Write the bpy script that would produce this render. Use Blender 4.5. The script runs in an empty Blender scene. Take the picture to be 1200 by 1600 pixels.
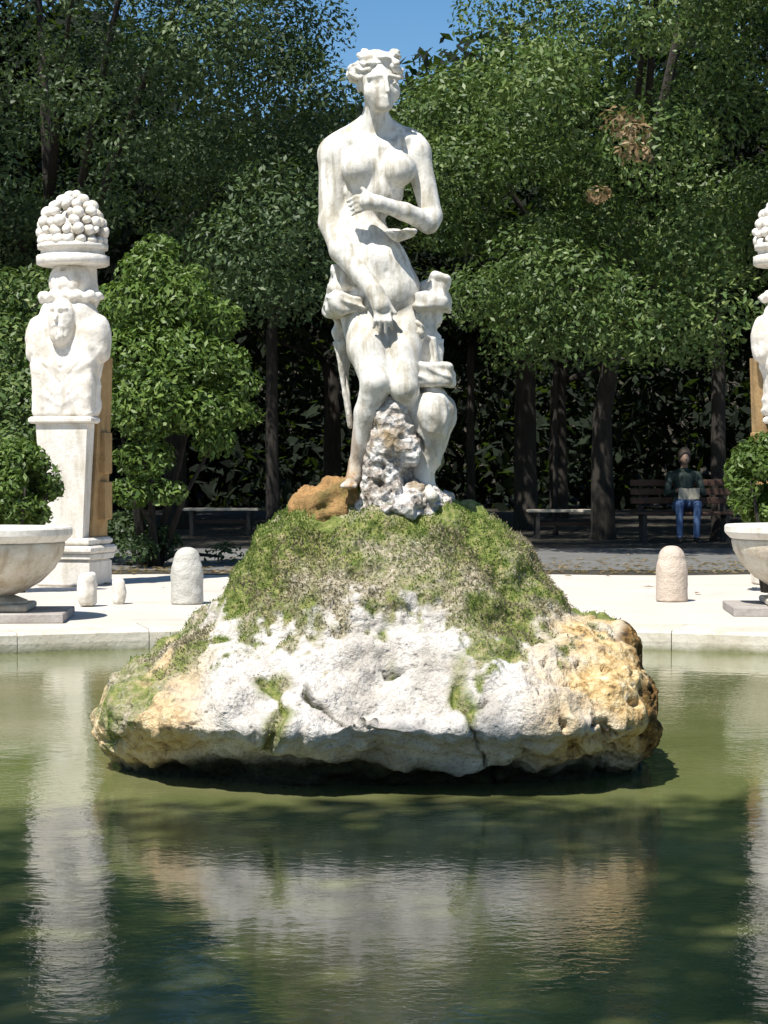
import bpy, math, random
import numpy as np
from mathutils import Vector, Matrix, Euler

random.seed(7)
RNG = np.random.default_rng(11)
R = math.radians
scene = bpy.context.scene
C = scene.collection

# ------------------------------------------------------------------ camera, sky, sun, exposure
CAM_H = 1.15
FPX = 3200.0
HOR = 735.0
cam_d = bpy.data.cameras.new('camera')
cam = bpy.data.objects.new('camera', cam_d)
C.objects.link(cam)
cam_d.sensor_fit = 'VERTICAL'
cam_d.sensor_height = 24.0
cam_d.lens = 24.0 * FPX / 1600.0
cam_d.clip_start = 0.05
cam_d.clip_end = 3000
cam.location = (0, 0, CAM_H)
cam.rotation_euler = (R(90) - math.atan((800 - HOR) / FPX), 0, 0)
scene.camera = cam

SUN = Vector((-0.32, -0.52, 1.02)).normalized()      # direction to the sun
sun_el = math.asin(SUN.z)
world = bpy.data.worlds.new('World')
scene.world = world
world.use_nodes = True
wn = world.node_tree
bg = wn.nodes['Background']
sky = wn.nodes.new('ShaderNodeTexSky')
sky.sky_type = 'NISHITA'
sky.sun_disc = False
sky.sun_elevation = sun_el
sky.sun_rotation = math.atan2(SUN.x, SUN.y)
sky.altitude = 50
sky.air_density = 1.0
sky.dust_density = 0.4
sky.ozone_density = 2.0
hsv = wn.nodes.new('ShaderNodeHueSaturation')
hsv.inputs['Saturation'].default_value = 1.3
wn.links.new(sky.outputs[0], hsv.inputs['Color'])
wn.links.new(hsv.outputs[0], bg.inputs[0])
bg.inputs[1].default_value = 0.085
sd = bpy.data.lights.new('sun', 'SUN')
sd.energy = 5.0
sd.angle = R(0.55)
sd.color = (1.0, 0.955, 0.88)
so = bpy.data.objects.new('sun', sd)
C.objects.link(so)
so.rotation_euler = SUN.to_track_quat('Z', 'Y').to_euler()
so.location = (-10, -10, 25)

vs = scene.view_settings
vs.view_transform = 'Standard'
vs.look = 'None'
vs.exposure = 0.58
vs.gamma = 1.0
vs.use_curve_mapping = False

GZ = 0.10            # ground above the water, which lies at z = 0
ROCK_D = 7.95


def W(px, py, d):
    """a point of the place, from where it is seen and how far off it stands"""
    return np.array(((px - 600) * d / FPX, d, CAM_H - (py - HOR) * d / FPX))


# ------------------------------------------------------------------ noise and mesh helpers
def hash3(i, j, k, s):
    n = (i.astype(np.int64) * 374761393 + j.astype(np.int64) * 668265263 + k.astype(np.int64) * 2147483647 + s * 974711)
    n = (n ^ (n >> 13)) * 1274126177
    n = n ^ (n >> 16)
    return (n & 0xffffff) / float(0xffffff)


def vnoise(P, s=0):
    P = np.asarray(P, dtype=np.float64)
    f = np.floor(P)
    t = P - f
    t = t * t * (3 - 2 * t)
    i, j, k = f[..., 0], f[..., 1], f[..., 2]
    r = 0
    for a in (0, 1):
        wa = t[..., 0] if a else 1 - t[..., 0]
        for b in (0, 1):
            wb = t[..., 1] if b else 1 - t[..., 1]
            for c in (0, 1):
                wc = t[..., 2] if c else 1 - t[..., 2]
                r = r + wa * wb * wc * hash3(i + a, j + b, k + c, s)
    return r * 2 - 1


def fbm(P, oct=4, s=0, gain=0.5):
    r, a, f = 0, 1.0, 1.0
    for o in range(oct):
        r = r + a * vnoise(np.asarray(P) * f + o * 17.3, s + o)
        a *= gain
        f *= 2.03
    return r


def mesh_np(name, V, F):
    """F: (n,4) or (n,3) integer array"""
    V = np.ascontiguousarray(V, dtype=np.float32)
    F = np.ascontiguousarray(F, dtype=np.int32)
    k = F.shape[1]
    me = bpy.data.meshes.new(name)
    me.vertices.add(len(V))
    me.vertices.foreach_set('co', V.ravel())
    me.loops.add(F.size)
    me.loops.foreach_set('vertex_index', F.ravel())
    me.polygons.add(len(F))
    me.polygons.foreach_set('loop_start', np.arange(0, F.size, k, dtype=np.int32))
    me.update(calc_edges=True)
    me.validate()
    return me


def smooth(me, on=True):
    me.polygons.foreach_set('use_smooth', [on] * len(me.polygons))
    me.update()


def obj(name, me, mat=None, parent=None, loc=None):
    o = bpy.data.objects.new(name, me)
    C.objects.link(o)
    if mat and me and not me.materials:
        me.materials.append(mat)
    if parent:
        o.parent = parent
    if loc is not None:
        o.location = loc
    return o


def tag(o, label=None, cat=None, group=None, kind=None):
    if label: o['label'] = label
    if cat: o['category'] = cat
    if group: o['group'] = group
    if kind: o['kind'] = kind
    return o


def thing(name, loc, label, cat, rz=0, group=None):
    o = bpy.data.objects.new(name, None)
    C.objects.link(o)
    o.empty_display_size = 0.2
    o.location = loc
    o.rotation_euler = (0, 0, rz)
    return tag(o, label, cat, group)


def copy_tree(o, parent=None):
    c = o.copy()
    C.objects.link(c)
    c.parent = parent
    for ch in list(o.children):
        copy_tree(ch, c)
    return c


class MB:
    """plain mesh builder for boxes, lathes and tubes"""
    def __init__(s):
        s.v, s.f = [], []

    def box(s, x0, x1, y0, y1, z0, z1, bev=0.0, M=None):
        b = bev
        base = len(s.v)
        if b <= 0:
            P = [(x, y, z) for z in (z0, z1) for (x, y) in ((x0, y0), (x1, y0), (x1, y1), (x0, y1))]
            Q = [(3, 2, 1, 0), (4, 5, 6, 7), (0, 1, 5, 4), (1, 2, 6, 5), (2, 3, 7, 6), (3, 0, 4, 7)]
        else:
            P = []
            for (z, i) in ((z0, b), (z0 + b, 0), (z1 - b, 0), (z1, b)):
                P += [(x0 + i + (0 if i else 0), y0 + i, z), (x1 - i, y0 + i, z), (x1 - i, y1 - i, z), (x0 + i, y1 - i, z)]
            Q = [(3, 2, 1, 0), (12, 13, 14, 15)]
            for l in range(3):
                for e in range(4):
                    a, c = l * 4 + e, l * 4 + (e + 1) % 4
                    Q.append((a, c, c + 4, a + 4))
        if M is not None:
            P = [tuple(M @ Vector(p)) for p in P]
        s.v += P
        s.f += [tuple(base + i for i in q) for q in Q]
        return s

    def lathe(s, prof, n=32, c=(0, 0), wob=None):
        base = len(s.v)
        for (r, z) in prof:
            for i in range(n):
                a = 2 * math.pi * i / n
                rr = r * (wob(a, z) if wob else 1)
                s.v.append((c[0] + rr * math.cos(a), c[1] + rr * math.sin(a), z))
        for l in range(len(prof) - 1):
            for i in range(n):
                a, b = base + l * n + i, base + l * n + (i + 1) % n
                s.f.append((a, b, b + n, a + n))
        s.f.append(tuple(base + i for i in reversed(range(n))))
        top = base + (len(prof) - 1) * n
        s.f.append(tuple(top + i for i in range(n)))
        return s

    def tube(s, pts, rads, n=8):
        base = len(s.v)
        pts = [Vector(p) for p in pts]
        for k, p in enumerate(pts):
            t = (pts[min(k + 1, len(pts) - 1)] - pts[max(k - 1, 0)]).normalized()
            a = t.orthogonal().normalized() if k == 0 else (a - t * a.dot(t)).normalized()
            b = t.cross(a)
            for i in range(n):
                q = 2 * math.pi * i / n
                s.v.append(tuple(p + (a * math.cos(q) + b * math.sin(q)) * rads[k]))
        for l in range(len(pts) - 1):
            for i in range(n):
                u, v = base + l * n + i, base + l * n + (i + 1) % n
                s.f.append((u, v, v + n, u + n))
        s.f.append(tuple(base + i for i in reversed(range(n))))
        top = base + (len(pts) - 1) * n
        s.f.append(tuple(top + i for i in range(n)))
        return s

    def mesh(s, name, sm=False):
        me = bpy.data.meshes.new(name)
        me.from_pydata(s.v, [], s.f)
        me.update()
        if sm:
            smooth(me)
        return me


# ------------------------------------------------------------------ carved forms: distance fields turned into one skin
class Carve:
    def __init__(s, lo, hi, h):
        s.lo = np.array(lo, float); s.h = h
        s.n = np.ceil((np.array(hi) - s.lo) / h).astype(int) + 1
        s.F = np.full(s.n, 0.6, dtype=np.float32)
        s.ax = [s.lo[i] + h * np.arange(s.n[i]) for i in range(3)]

    def _slc(s, lo, hi, m):
        i0 = np.maximum(np.floor((lo - m - s.lo) / s.h).astype(int), 0)
        i1 = np.minimum(np.ceil((hi + m - s.lo) / s.h).astype(int) + 1, s.n)
        if np.any(i1 <= i0):
            return None, None
        sl = tuple(slice(a, b) for a, b in zip(i0, i1))
        G = np.meshgrid(*[s.ax[i][sl[i]] for i in range(3)], indexing='ij')
        return sl, G

    def _merge(s, sl, d, k, sub):
        A = s.F[sl]
        if sub:
            B = -d
            hh = np.clip(0.5 - 0.5 * (A - B) / k, 0, 1)
            s.F[sl] = A * (1 - hh) + B * hh + k * hh * (1 - hh)
        else:
            hh = np.clip(0.5 + 0.5 * (A - d) / k, 0, 1)
            s.F[sl] = A * (1 - hh) + d * hh - k * hh * (1 - hh)

    def cap(s, p, r1, q, r2, k=0.02, sub=False):
        p, q = np.array(p, float), np.array(q, float)
        m = max(r1, r2)
        sl, G = s._slc(np.minimum(p, q) - m, np.maximum(p, q) + m, k + 3 * s.h)
        if sl is None: return s
        d = q - p
        L = max(d @ d, 1e-9)
        t = np.clip(((G[0] - p[0]) * d[0] + (G[1] - p[1]) * d[1] + (G[2] - p[2]) * d[2]) / L, 0, 1)
        D = np.sqrt((G[0] - p[0] - t * d[0]) ** 2 + (G[1] - p[1] - t * d[1]) ** 2 + (G[2] - p[2] - t * d[2]) ** 2) - (r1 + (r2 - r1) * t)
        s._merge(sl, D, k, sub)
        return s

    def ell(s, c, r, k=0.02, rot=None, sub=False):
        c, r = np.array(c, float), np.array(r, float)
        m = r.max()
        sl, G = s._slc(c - m, c + m, k + 3 * s.h)
        if sl is None: return s
        X = [G[i] - c[i] for i in range(3)]
        if rot is not None:
            M = np.array(Euler(rot).to_matrix()).T
            X = [M[i, 0] * X[0] + M[i, 1] * X[1] + M[i, 2] * X[2] for i in range(3)]
        k0 = np.sqrt(sum((X[i] / r[i]) ** 2 for i in range(3)))
        k1 = np.sqrt(sum((X[i] / r[i] ** 2) ** 2 for i in range(3))) + 1e-6
        s._merge(sl, k0 * (k0 - 1) / k1, k, sub)
        return s

    def box(s, c, r, k=0.02, rot=None, rd=0.01, sub=False):
        c, r = np.array(c, float), np.array(r, float)
        m = np.linalg.norm(r)
        sl, G = s._slc(c - m, c + m, k + 3 * s.h)
        if sl is None: return s
        X = [G[i] - c[i] for i in range(3)]
        if rot is not None:
            M = np.array(Euler(rot).to_matrix()).T
            X = [M[i, 0] * X[0] + M[i, 1] * X[1] + M[i, 2] * X[2] for i in range(3)]
        Q = [np.abs(X[i]) - (r[i] - rd) for i in range(3)]
        D = np.sqrt(sum(np.maximum(q, 0) ** 2 for q in Q)) + np.minimum(np.maximum(np.maximum(Q[0], Q[1]), Q[2]), 0) - rd
        s._merge(sl, D, k, sub)
        return s

    def mesh(s, name, relax=2, disp=None):
        F = s.F
        F[0], F[-1] = 0.5, 0.5
        F[:, 0], F[:, -1] = 0.5, 0.5
        F[:, :, 0], F[:, :, -1] = 0.5, 0.5
        ins = F < 0
        nx, ny, nz = F.shape
        cnt = np.zeros((nx - 1, ny - 1, nz - 1), dtype=np.int8)
        for a in (0, 1):
            for b in (0, 1):
                for c in (0, 1):
                    cnt += ins[a:nx - 1 + a, b:ny - 1 + b, c:nz - 1 + c]
        act = (cnt > 0) & (cnt < 8)
        I, J, K = np.nonzero(act)
        idx = np.full(act.shape, -1, dtype=np.int32)
        idx[I, J, K] = np.arange(len(I))
        acc = np.zeros((len(I), 3)); w = np.zeros(len(I))
        for axis in range(3):
            for u in (0, 1):
                for v in (0, 1):
                    o = [0, 0, 0]
                    o[(axis + 1) % 3], o[(axis + 2) % 3] = u, v
                    e = list(o); e[axis] = 1
                    fa = F[I + o[0], J + o[1], K + o[2]]
                    fb = F[I + e[0], J + e[1], K + e[2]]
                    m = (fa < 0) != (fb < 0)
                    t = np.where(m, fa / np.where(m, fa - fb, 1), 0)
                    P = np.array(o, float)[None].repeat(len(I), 0)
                    P[:, axis] = t
                    acc += P * m[:, None]
                    w += m
        V = s.lo + s.h * (np.stack([I, J, K], 1) + acc / w[:, None])
        faces = []
        for axis in range(3):
            b, c = (axis + 1) % 3, (axis + 2) % 3
            A0 = [slice(None)] * 3; A1 = [slice(None)] * 3
            A0[axis] = slice(0, F.shape[axis] - 1); A1[axis] = slice(1, F.shape[axis])
            sa, sb = ins[tuple(A0)], ins[tuple(A1)]
            E = np.stack(np.nonzero(sa != sb), 1)
            sgn = sa[E[:, 0], E[:, 1], E[:, 2]]
            def cell(db, dc):
                q = E.copy(); q[:, b] += db; q[:, c] += dc
                return idx[q[:, 0], q[:, 1], q[:, 2]]
            q = np.stack([cell(-1, -1), cell(0, -1), cell(0, 0), cell(-1, 0)], 1)
            q[~sgn] = q[~sgn][:, ::-1]
            faces.append(q)
        Q = np.concatenate(faces)
        Ed = np.concatenate([Q[:, [0, 1]], Q[:, [1, 2]], Q[:, [2, 3]], Q[:, [3, 0]]])
        for _ in range(relax):
            S = np.zeros_like(V); n = np.zeros(len(V))
            for ax in range(3):
                S[:, ax] = np.bincount(Ed[:, 0], V[Ed[:, 1], ax], len(V)) + np.bincount(Ed[:, 1], V[Ed[:, 0], ax], len(V))
            n = np.bincount(Ed[:, 0], minlength=len(V)) + np.bincount(Ed[:, 1], minlength=len(V))
            V = V * 0.45 + 0.55 * S / n[:, None]
        if disp is not None:
            N = vnormals(V, Q)
            V = V + N * disp(V, N)[:, None]
        me = mesh_np(name, V, Q)
        smooth(me)
        return me


def vnormals(V, Q):
    fn = np.cross(V[Q[:, 2]] - V[Q[:, 0]], V[Q[:, 3]] - V[Q[:, 1]])
    N = np.zeros_like(V)
    for c in range(4):
        for ax in range(3):
            N[:, ax] += np.bincount(Q[:, c], fn[:, ax], len(V))
    return N / (np.linalg.norm(N, axis=1)[:, None] + 1e-12)


# ------------------------------------------------------------------ materials
class Mat:
    def __init__(s, name):
        s.m = bpy.data.materials.new(name)
        s.m.use_nodes = True
        s.t = s.m.node_tree
        s.b = s.t.nodes['Principled BSDF']

    def n(s, typ, **kw):
        nd = s.t.nodes.new(typ)
        for k, v in kw.items():
            setattr(nd, k, v)
        return nd

    def link(s, a, b):
        s.t.links.new(a, b)

    def noise(s, scale, detail=4, rough=0.55, vec=None, dist=0.0):
        nd = s.n('ShaderNodeTexNoise')
        nd.inputs['Scale'].default_value = scale
        nd.inputs['Detail'].default_value = detail
        nd.inputs['Roughness'].default_value = rough
        nd.inputs['Distortion'].default_value = dist
        s.link(vec if vec is not None else s.co(), nd.inputs['Vector'])
        return nd.outputs['Fac']

    def co(s):
        if not hasattr(s, '_co'):
            s._co = s.n('ShaderNodeNewGeometry').outputs['Position']
        return s._co

    def use_object_co(s):
        s._co = s.n('ShaderNodeTexCoord').outputs['Object']
        return s

    def ramp(s, fac, stops, interp='LINEAR'):
        nd = s.n('ShaderNodeValToRGB')
        cr = nd.color_ramp
        cr.interpolation = interp
        while len(cr.elements) < len(stops):
            cr.elements.new(0.5)
        for e, (p, c) in zip(cr.elements, stops):
            e.position = p
            e.color = (*c, 1) if len(c) == 3 else c
        s.link(fac, nd.inputs[0])
        return nd.outputs[0]

    def gray(s, fac, a, b):
        return s.ramp(fac, [(a, (0, 0, 0)), (b, (1, 1, 1))])

    def mix(s, fac, a, b, mode='MIX'):
        nd = s.n('ShaderNodeMix', data_type='RGBA', blend_type=mode)
        for sock, v in ((nd.inputs[0], fac), (nd.inputs[6], a), (nd.inputs[7], b)):
            if isinstance(v, (int, float)):
                sock.default_value = v
            elif isinstance(v, tuple):
                sock.default_value = (*v, 1)
            else:
                s.link(v, sock)
        return nd.outputs[2]

    def math(s, op, a, b=None):
        nd = s.n('ShaderNodeMath', operation=op)
        for sock, v in zip(nd.inputs, (a, b)):
            if v is None: continue
            if isinstance(v, (int, float)): sock.default_value = v
            else: s.link(v, sock)
        return nd.outputs[0]

    def attr(s, name):
        return s.n('ShaderNodeAttribute', attribute_name=name).outputs['Fac']

    def color(s, c):
        if isinstance(c, tuple): s.b.inputs['Base Color'].default_value = (*c, 1)
        else: s.link(c, s.b.inputs['Base Color'])
        return s

    def rough(s, v):
        if isinstance(v, (int, float)): s.b.inputs['Roughness'].default_value = v
        else: s.link(v, s.b.inputs['Roughness'])
        return s

    def bump(s, h, strength=0.5, dist=0.01):
        nd = s.n('ShaderNodeBump')
        nd.inputs['Strength'].default_value = strength
        nd.inputs['Distance'].default_value = dist
        s.link(h, nd.inputs['Height'])
        s.link(nd.outputs[0], s.b.inputs['Normal'])
        return s

    def xyz(s):
        nd = s.n('ShaderNodeSeparateXYZ')
        s.link(s.co(), nd.inputs[0])
        return nd.outputs


def stone_mat(name, base, dark, scale=6.0, bump=0.5, stain=None, stain_amt=0.5, spec=0.3, objco=False):
    M = Mat(name)
    if objco: M.use_object_co()
    n1 = M.noise(scale, 6, 0.65)
    n2 = M.noise(scale * 7, 4, 0.6)
    c = M.mix(M.gray(n1, 0.35, 0.75), base, dark)
    c = M.mix(M.math('MULTIPLY', M.gray(n2, 0.5, 0.85), 0.5), c, tuple(x * 0.6 for x in dark))
    if stain:
        mp = M.n('ShaderNodeMapping'); mp.inputs['Scale'].default_value = (5, 5, 1.1)
        M.link(M.co(), mp.inputs[0])
        st = M.noise(1.6, 5, 0.6, vec=mp.outputs[0])
        c = M.mix(M.math('MULTIPLY', M.gray(st, 0.5, 0.72), stain_amt), c, stain)
    M.color(c).rough(0.75)
    M.b.inputs['Specular IOR Level'].default_value = spec
    h = M.math('ADD', M.math('MULTIPLY', n2, 0.5), n1)
    M.bump(h, bump, 0.02)
    return M.m


def kerb_mat():
    M = Mat('travertine kerb')
    z = M.xyz()[2]
    n1 = M.noise(2.2, 6, 0.65); n2 = M.noise(22, 5, 0.7)
    c = M.mix(M.gray(n1, 0.35, 0.72), (0.62, 0.58, 0.50), (0.48, 0.42, 0.32))
    c = M.mix(M.math('MULTIPLY', M.gray(n2, 0.5, 0.72), 0.5), c, (0.26, 0.22, 0.15))
    lim = M.math('ADD', M.math('MULTIPLY', n1, 0.09), -0.005)
    tide_and_shade = M.gray(M.math('MULTIPLY', M.math('SUBTRACT', lim, z), 25.0), 0.0, 1.0)
    c = M.mix(M.math('MULTIPLY', tide_and_shade, 0.75), c, (0.16, 0.17, 0.07))
    M.color(c).rough(0.8)
    M.bump(M.math('ADD', n1, M.math('MULTIPLY', n2, 0.6)), 0.5, 0.02)
    return M.m


def statue_mat():
    M = Mat('weathered white marble')
    xyz = M.xyz()
    n1 = M.noise(7, 6, 0.65); n2 = M.noise(42, 4, 0.65)
    c = M.mix(M.gray(n1, 0.42, 0.78), (0.74, 0.72, 0.67), (0.56, 0.53, 0.45))
    c = M.mix(M.math('MULTIPLY', M.gray(n2, 0.52, 0.70), 0.55), c, (0.32, 0.30, 0.26))
    # rust and algae run-off low on the legs
    mp = M.n('ShaderNodeMapping'); mp.inputs['Scale'].default_value = (16, 16, 3.0)
    M.link(M.co(), mp.inputs[0])
    st = M.noise(1.0, 4, 0.6, vec=mp.outputs[0])
    gry = M.noise(3.0, 6, 0.7)
    c = M.mix(M.math('MULTIPLY', M.gray(gry, 0.48, 0.66), 0.6), c, (0.38, 0.37, 0.34))
    low = M.n('ShaderNodeMapRange'); M.link(xyz[2], low.inputs[0])
    low.inputs[1].default_value = 1.45; low.inputs[2].default_value = 1.08
    low.inputs[3].default_value = 0.0; low.inputs[4].default_value = 1.0
    side = M.n('ShaderNodeMapRange'); M.link(xyz[0], side.inputs[0])
    side.inputs[1].default_value = -0.06; side.inputs[2].default_value = -0.10
    k = M.math('MULTIPLY', M.math('MULTIPLY', M.gray(st, 0.36, 0.52), low.outputs[0]), side.outputs[0])
    c = M.mix(k, c, (0.27, 0.14, 0.04))
    st2 = M.noise(1.7, 5, 0.6, vec=mp.outputs[0])
    c = M.mix(M.math('MULTIPLY', M.gray(st2, 0.48, 0.62), 0.7), c, (0.34, 0.30, 0.22))
    M.color(c).rough(0.62)
    M.b.inputs['Specular IOR Level'].default_value = 0.3
    M.bump(M.math('ADD', n2, M.math('MULTIPLY', n1, 0.4)), 0.28, 0.010)
    return M.m


def pitted_mat():
    M = Mat('pitted calcite crust')
    v = M.n('ShaderNodeTexVoronoi', feature='F1'); v.inputs['Scale'].default_value = 38
    M.link(M.co(), v.inputs['Vector'])
    n = M.noise(16, 6, 0.7); n2 = M.noise(6, 4)
    c = M.ramp(n, [(0.33, (0.09, 0.07, 0.055)), (0.45, (0.42, 0.37, 0.32)), (0.56, (0.70, 0.68, 0.66)), (0.75, (0.52, 0.46, 0.36))])
    c = M.mix(M.gray(n2, 0.55, 0.7), c, (0.30, 0.22, 0.12))
    M.color(c).rough(0.85)
    M.bump(M.math('ADD', n, M.math('MULTIPLY', v.outputs['Distance'], 0.6)), 1.0, 0.03)
    return M.m


def rock_mat():
    M = Mat('mossy travertine')
    co = M.co()
    moss, ochre, right_brown, crack = (M.attr(a) for a in ('moss', 'ochre', 'right_brown', 'crack'))
    n1 = M.noise(5, 6, 0.65); n2 = M.noise(24, 5, 0.7); n3 = M.noise(70, 3, 0.7)
    white = M.ramp(n1, [(0.3, (0.66, 0.635, 0.60)), (0.5, (0.58, 0.55, 0.51)), (0.68, (0.43, 0.395, 0.35))])
    white = M.mix(M.math('MULTIPLY', M.gray(n2, 0.50, 0.72), 0.55), white, (0.30, 0.26, 0.21))
    white = M.mix(M.math('MULTIPLY', M.gray(n3, 0.54, 0.68), 0.65), white, (0.22, 0.19, 0.15))
    och = M.ramp(n2, [(0.33, (0.12, 0.075, 0.03)), (0.43, (0.45, 0.30, 0.13)), (0.55, (0.62, 0.47, 0.25)), (0.7, (0.66, 0.58, 0.42))])
    c = M.mix(ochre, white, och)
    gr = M.ramp(n2, [(0.30, (0.04, 0.06, 0.012)), (0.44, (0.12, 0.16, 0.035)), (0.54, (0.22, 0.24, 0.07)), (0.66, (0.33, 0.28, 0.16)), (0.8, (0.40, 0.34, 0.25))])
    br = M.ramp(n3, [(0.32, (0.09, 0.075, 0.04)), (0.5, (0.32, 0.28, 0.19)), (0.7, (0.55, 0.50, 0.42))])
    mm = M.mix(M.gray(M.noise(3.3, 5, 0.7), 0.46, 0.60), gr, br)
    c = M.mix(moss, c, mm)
    c = M.mix(right_brown, c, M.ramp(n2, [(0.35, (0.03, 0.022, 0.01)), (0.5, (0.14, 0.075, 0.02)), (0.65, (0.34, 0.22, 0.08))]))
    c = M.mix(crack, c, (0.035, 0.038, 0.02))
    c = M.mix(M.attr('tide_and_shade'), c, M.mix(M.gray(n2, .4, .6), (0.022, 0.024, 0.016), (0.05, 0.05, 0.025)))  # overhang shade laid into the stone colour
    M.color(c).rough(0.85)
    M.b.inputs['Specular IOR Level'].default_value = 0.25
    v = M.n('ShaderNodeTexVoronoi', feature='F1'); v.inputs['Scale'].default_value = 30
    M.link(co, v.inputs['Vector'])
    h = M.math('ADD', M.math('MULTIPLY', n2, 1.0), M.math('MULTIPLY', n3, 0.6))
    h = M.math('ADD', h, M.math('MULTIPLY', M.gray(v.outputs['Distance'], 0.05, 0.3), 0.35))
    M.bump(h, 0.8, 0.022)
    return M.m


def leaf_mat(name, c0, c1, c2, gloss=0.42):
    M = Mat(name)
    g = M.n('ShaderNodeNewGeometry')
    big = M.noise(0.55, 3)
    c = M.ramp(g.outputs['Random Per Island'], [(0.0, c0), (0.55, c1), (1.0, c2)])
    c = M.mix(M.gray(big, 0.35, 0.7), c, tuple(x * 0.62 for x in c1))
    M.color(c).rough(gloss)
    M.b.inputs['Specular IOR Level'].default_value = 0.45
    tr = M.n('ShaderNodeBsdfTranslucent')
    M.link(M.mix(0.5, c, (0.12, 0.20, 0.02)), tr.inputs[0])
    ms = M.n('ShaderNodeMixShader'); ms.inputs[0].default_value = 0.28
    M.link(M.b.outputs[0], ms.inputs[1]); M.link(tr.outputs[0], ms.inputs[2])
    M.link(ms.outputs[0], M.t.nodes['Material Output'].inputs[0])
    return M.m


def water_mat():
    M = Mat('murky green pond water')
    mp = M.n('ShaderNodeMapping'); mp.inputs['Scale'].default_value = (1.0, 1.25, 1)
    M.link(M.co(), mp.inputs[0])
    r1 = M.noise(5.5, 2, 0.5, vec=mp.outputs[0], dist=0.3)
    r2 = M.noise(26, 3, 0.55, vec=mp.outputs[0], dist=0.4)
    calm = M.gray(M.noise(0.55, 2), 0.38, 0.62)
    r2c = M.math('MULTIPLY', r2, M.math('ADD', M.math('MULTIPLY', calm, 0.34), 0.08))
    c = M.ramp(M.noise(0.9, 4, 0.6), [(0.3, (0.10, 0.118, 0.040)), (0.5, (0.135, 0.152, 0.055)), (0.7, (0.19, 0.19, 0.09))])
    M.color(c).rough(0.045)
    M.b.inputs['IOR'].default_value = 1.40
    M.b.inputs['Specular IOR Level'].default_value = 0.5
    M.bump(M.math('ADD', M.math('MULTIPLY', r1, 0.38), r2c), 0.17, 0.02)
    return M.m


def gravel_mat():
    M = Mat('pale gravel')
    n1 = M.noise(1.2, 5, 0.6); n2 = M.noise(60, 4, 0.7)
    c = M.ramp(n1, [(0.3, (0.58, 0.54, 0.48)), (0.6, (0.53, 0.485, 0.42)), (0.75, (0.43, 0.385, 0.32))])
    c = M.mix(M.math('MULTIPLY', M.gray(n2, 0.5, 0.75), 0.35), c, (0.33, 0.29, 0.24))
    M.color(c).rough(0.9).bump(n2, 0.5, 0.01)
    return M.m


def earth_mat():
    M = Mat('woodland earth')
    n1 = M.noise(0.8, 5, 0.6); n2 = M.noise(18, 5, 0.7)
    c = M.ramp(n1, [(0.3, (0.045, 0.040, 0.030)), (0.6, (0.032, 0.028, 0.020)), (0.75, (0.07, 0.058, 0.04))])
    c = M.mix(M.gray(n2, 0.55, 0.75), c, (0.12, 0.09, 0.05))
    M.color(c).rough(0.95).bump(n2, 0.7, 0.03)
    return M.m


def bark_mat():
    M = Mat('dark bark')
    mp = M.n('ShaderNodeMapping'); mp.inputs['Scale'].default_value = (9, 9, 1.6)
    M.link(M.co(), mp.inputs[0])
    n = M.noise(2.0, 6, 0.65, vec=mp.outputs[0])
    M.color(M.ramp(n, [(0.3, (0.012, 0.010, 0.008)), (0.6, (0.034, 0.028, 0.022)), (0.8, (0.065, 0.055, 0.042))])).rough(0.9).bump(n, 0.9, 0.05)
    return M.m


def plain(name, c, rough=0.7, amt=0.25, scale=20):
    M = Mat(name)
    M.color(M.mix(M.gray(M.noise(scale, 4), 0.35, 0.7), c, tuple(x * (1 - amt) for x in c))).rough(rough)
    M.bump(M.noise(scale * 3, 3), 0.2, 0.005)
    return M.m


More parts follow.
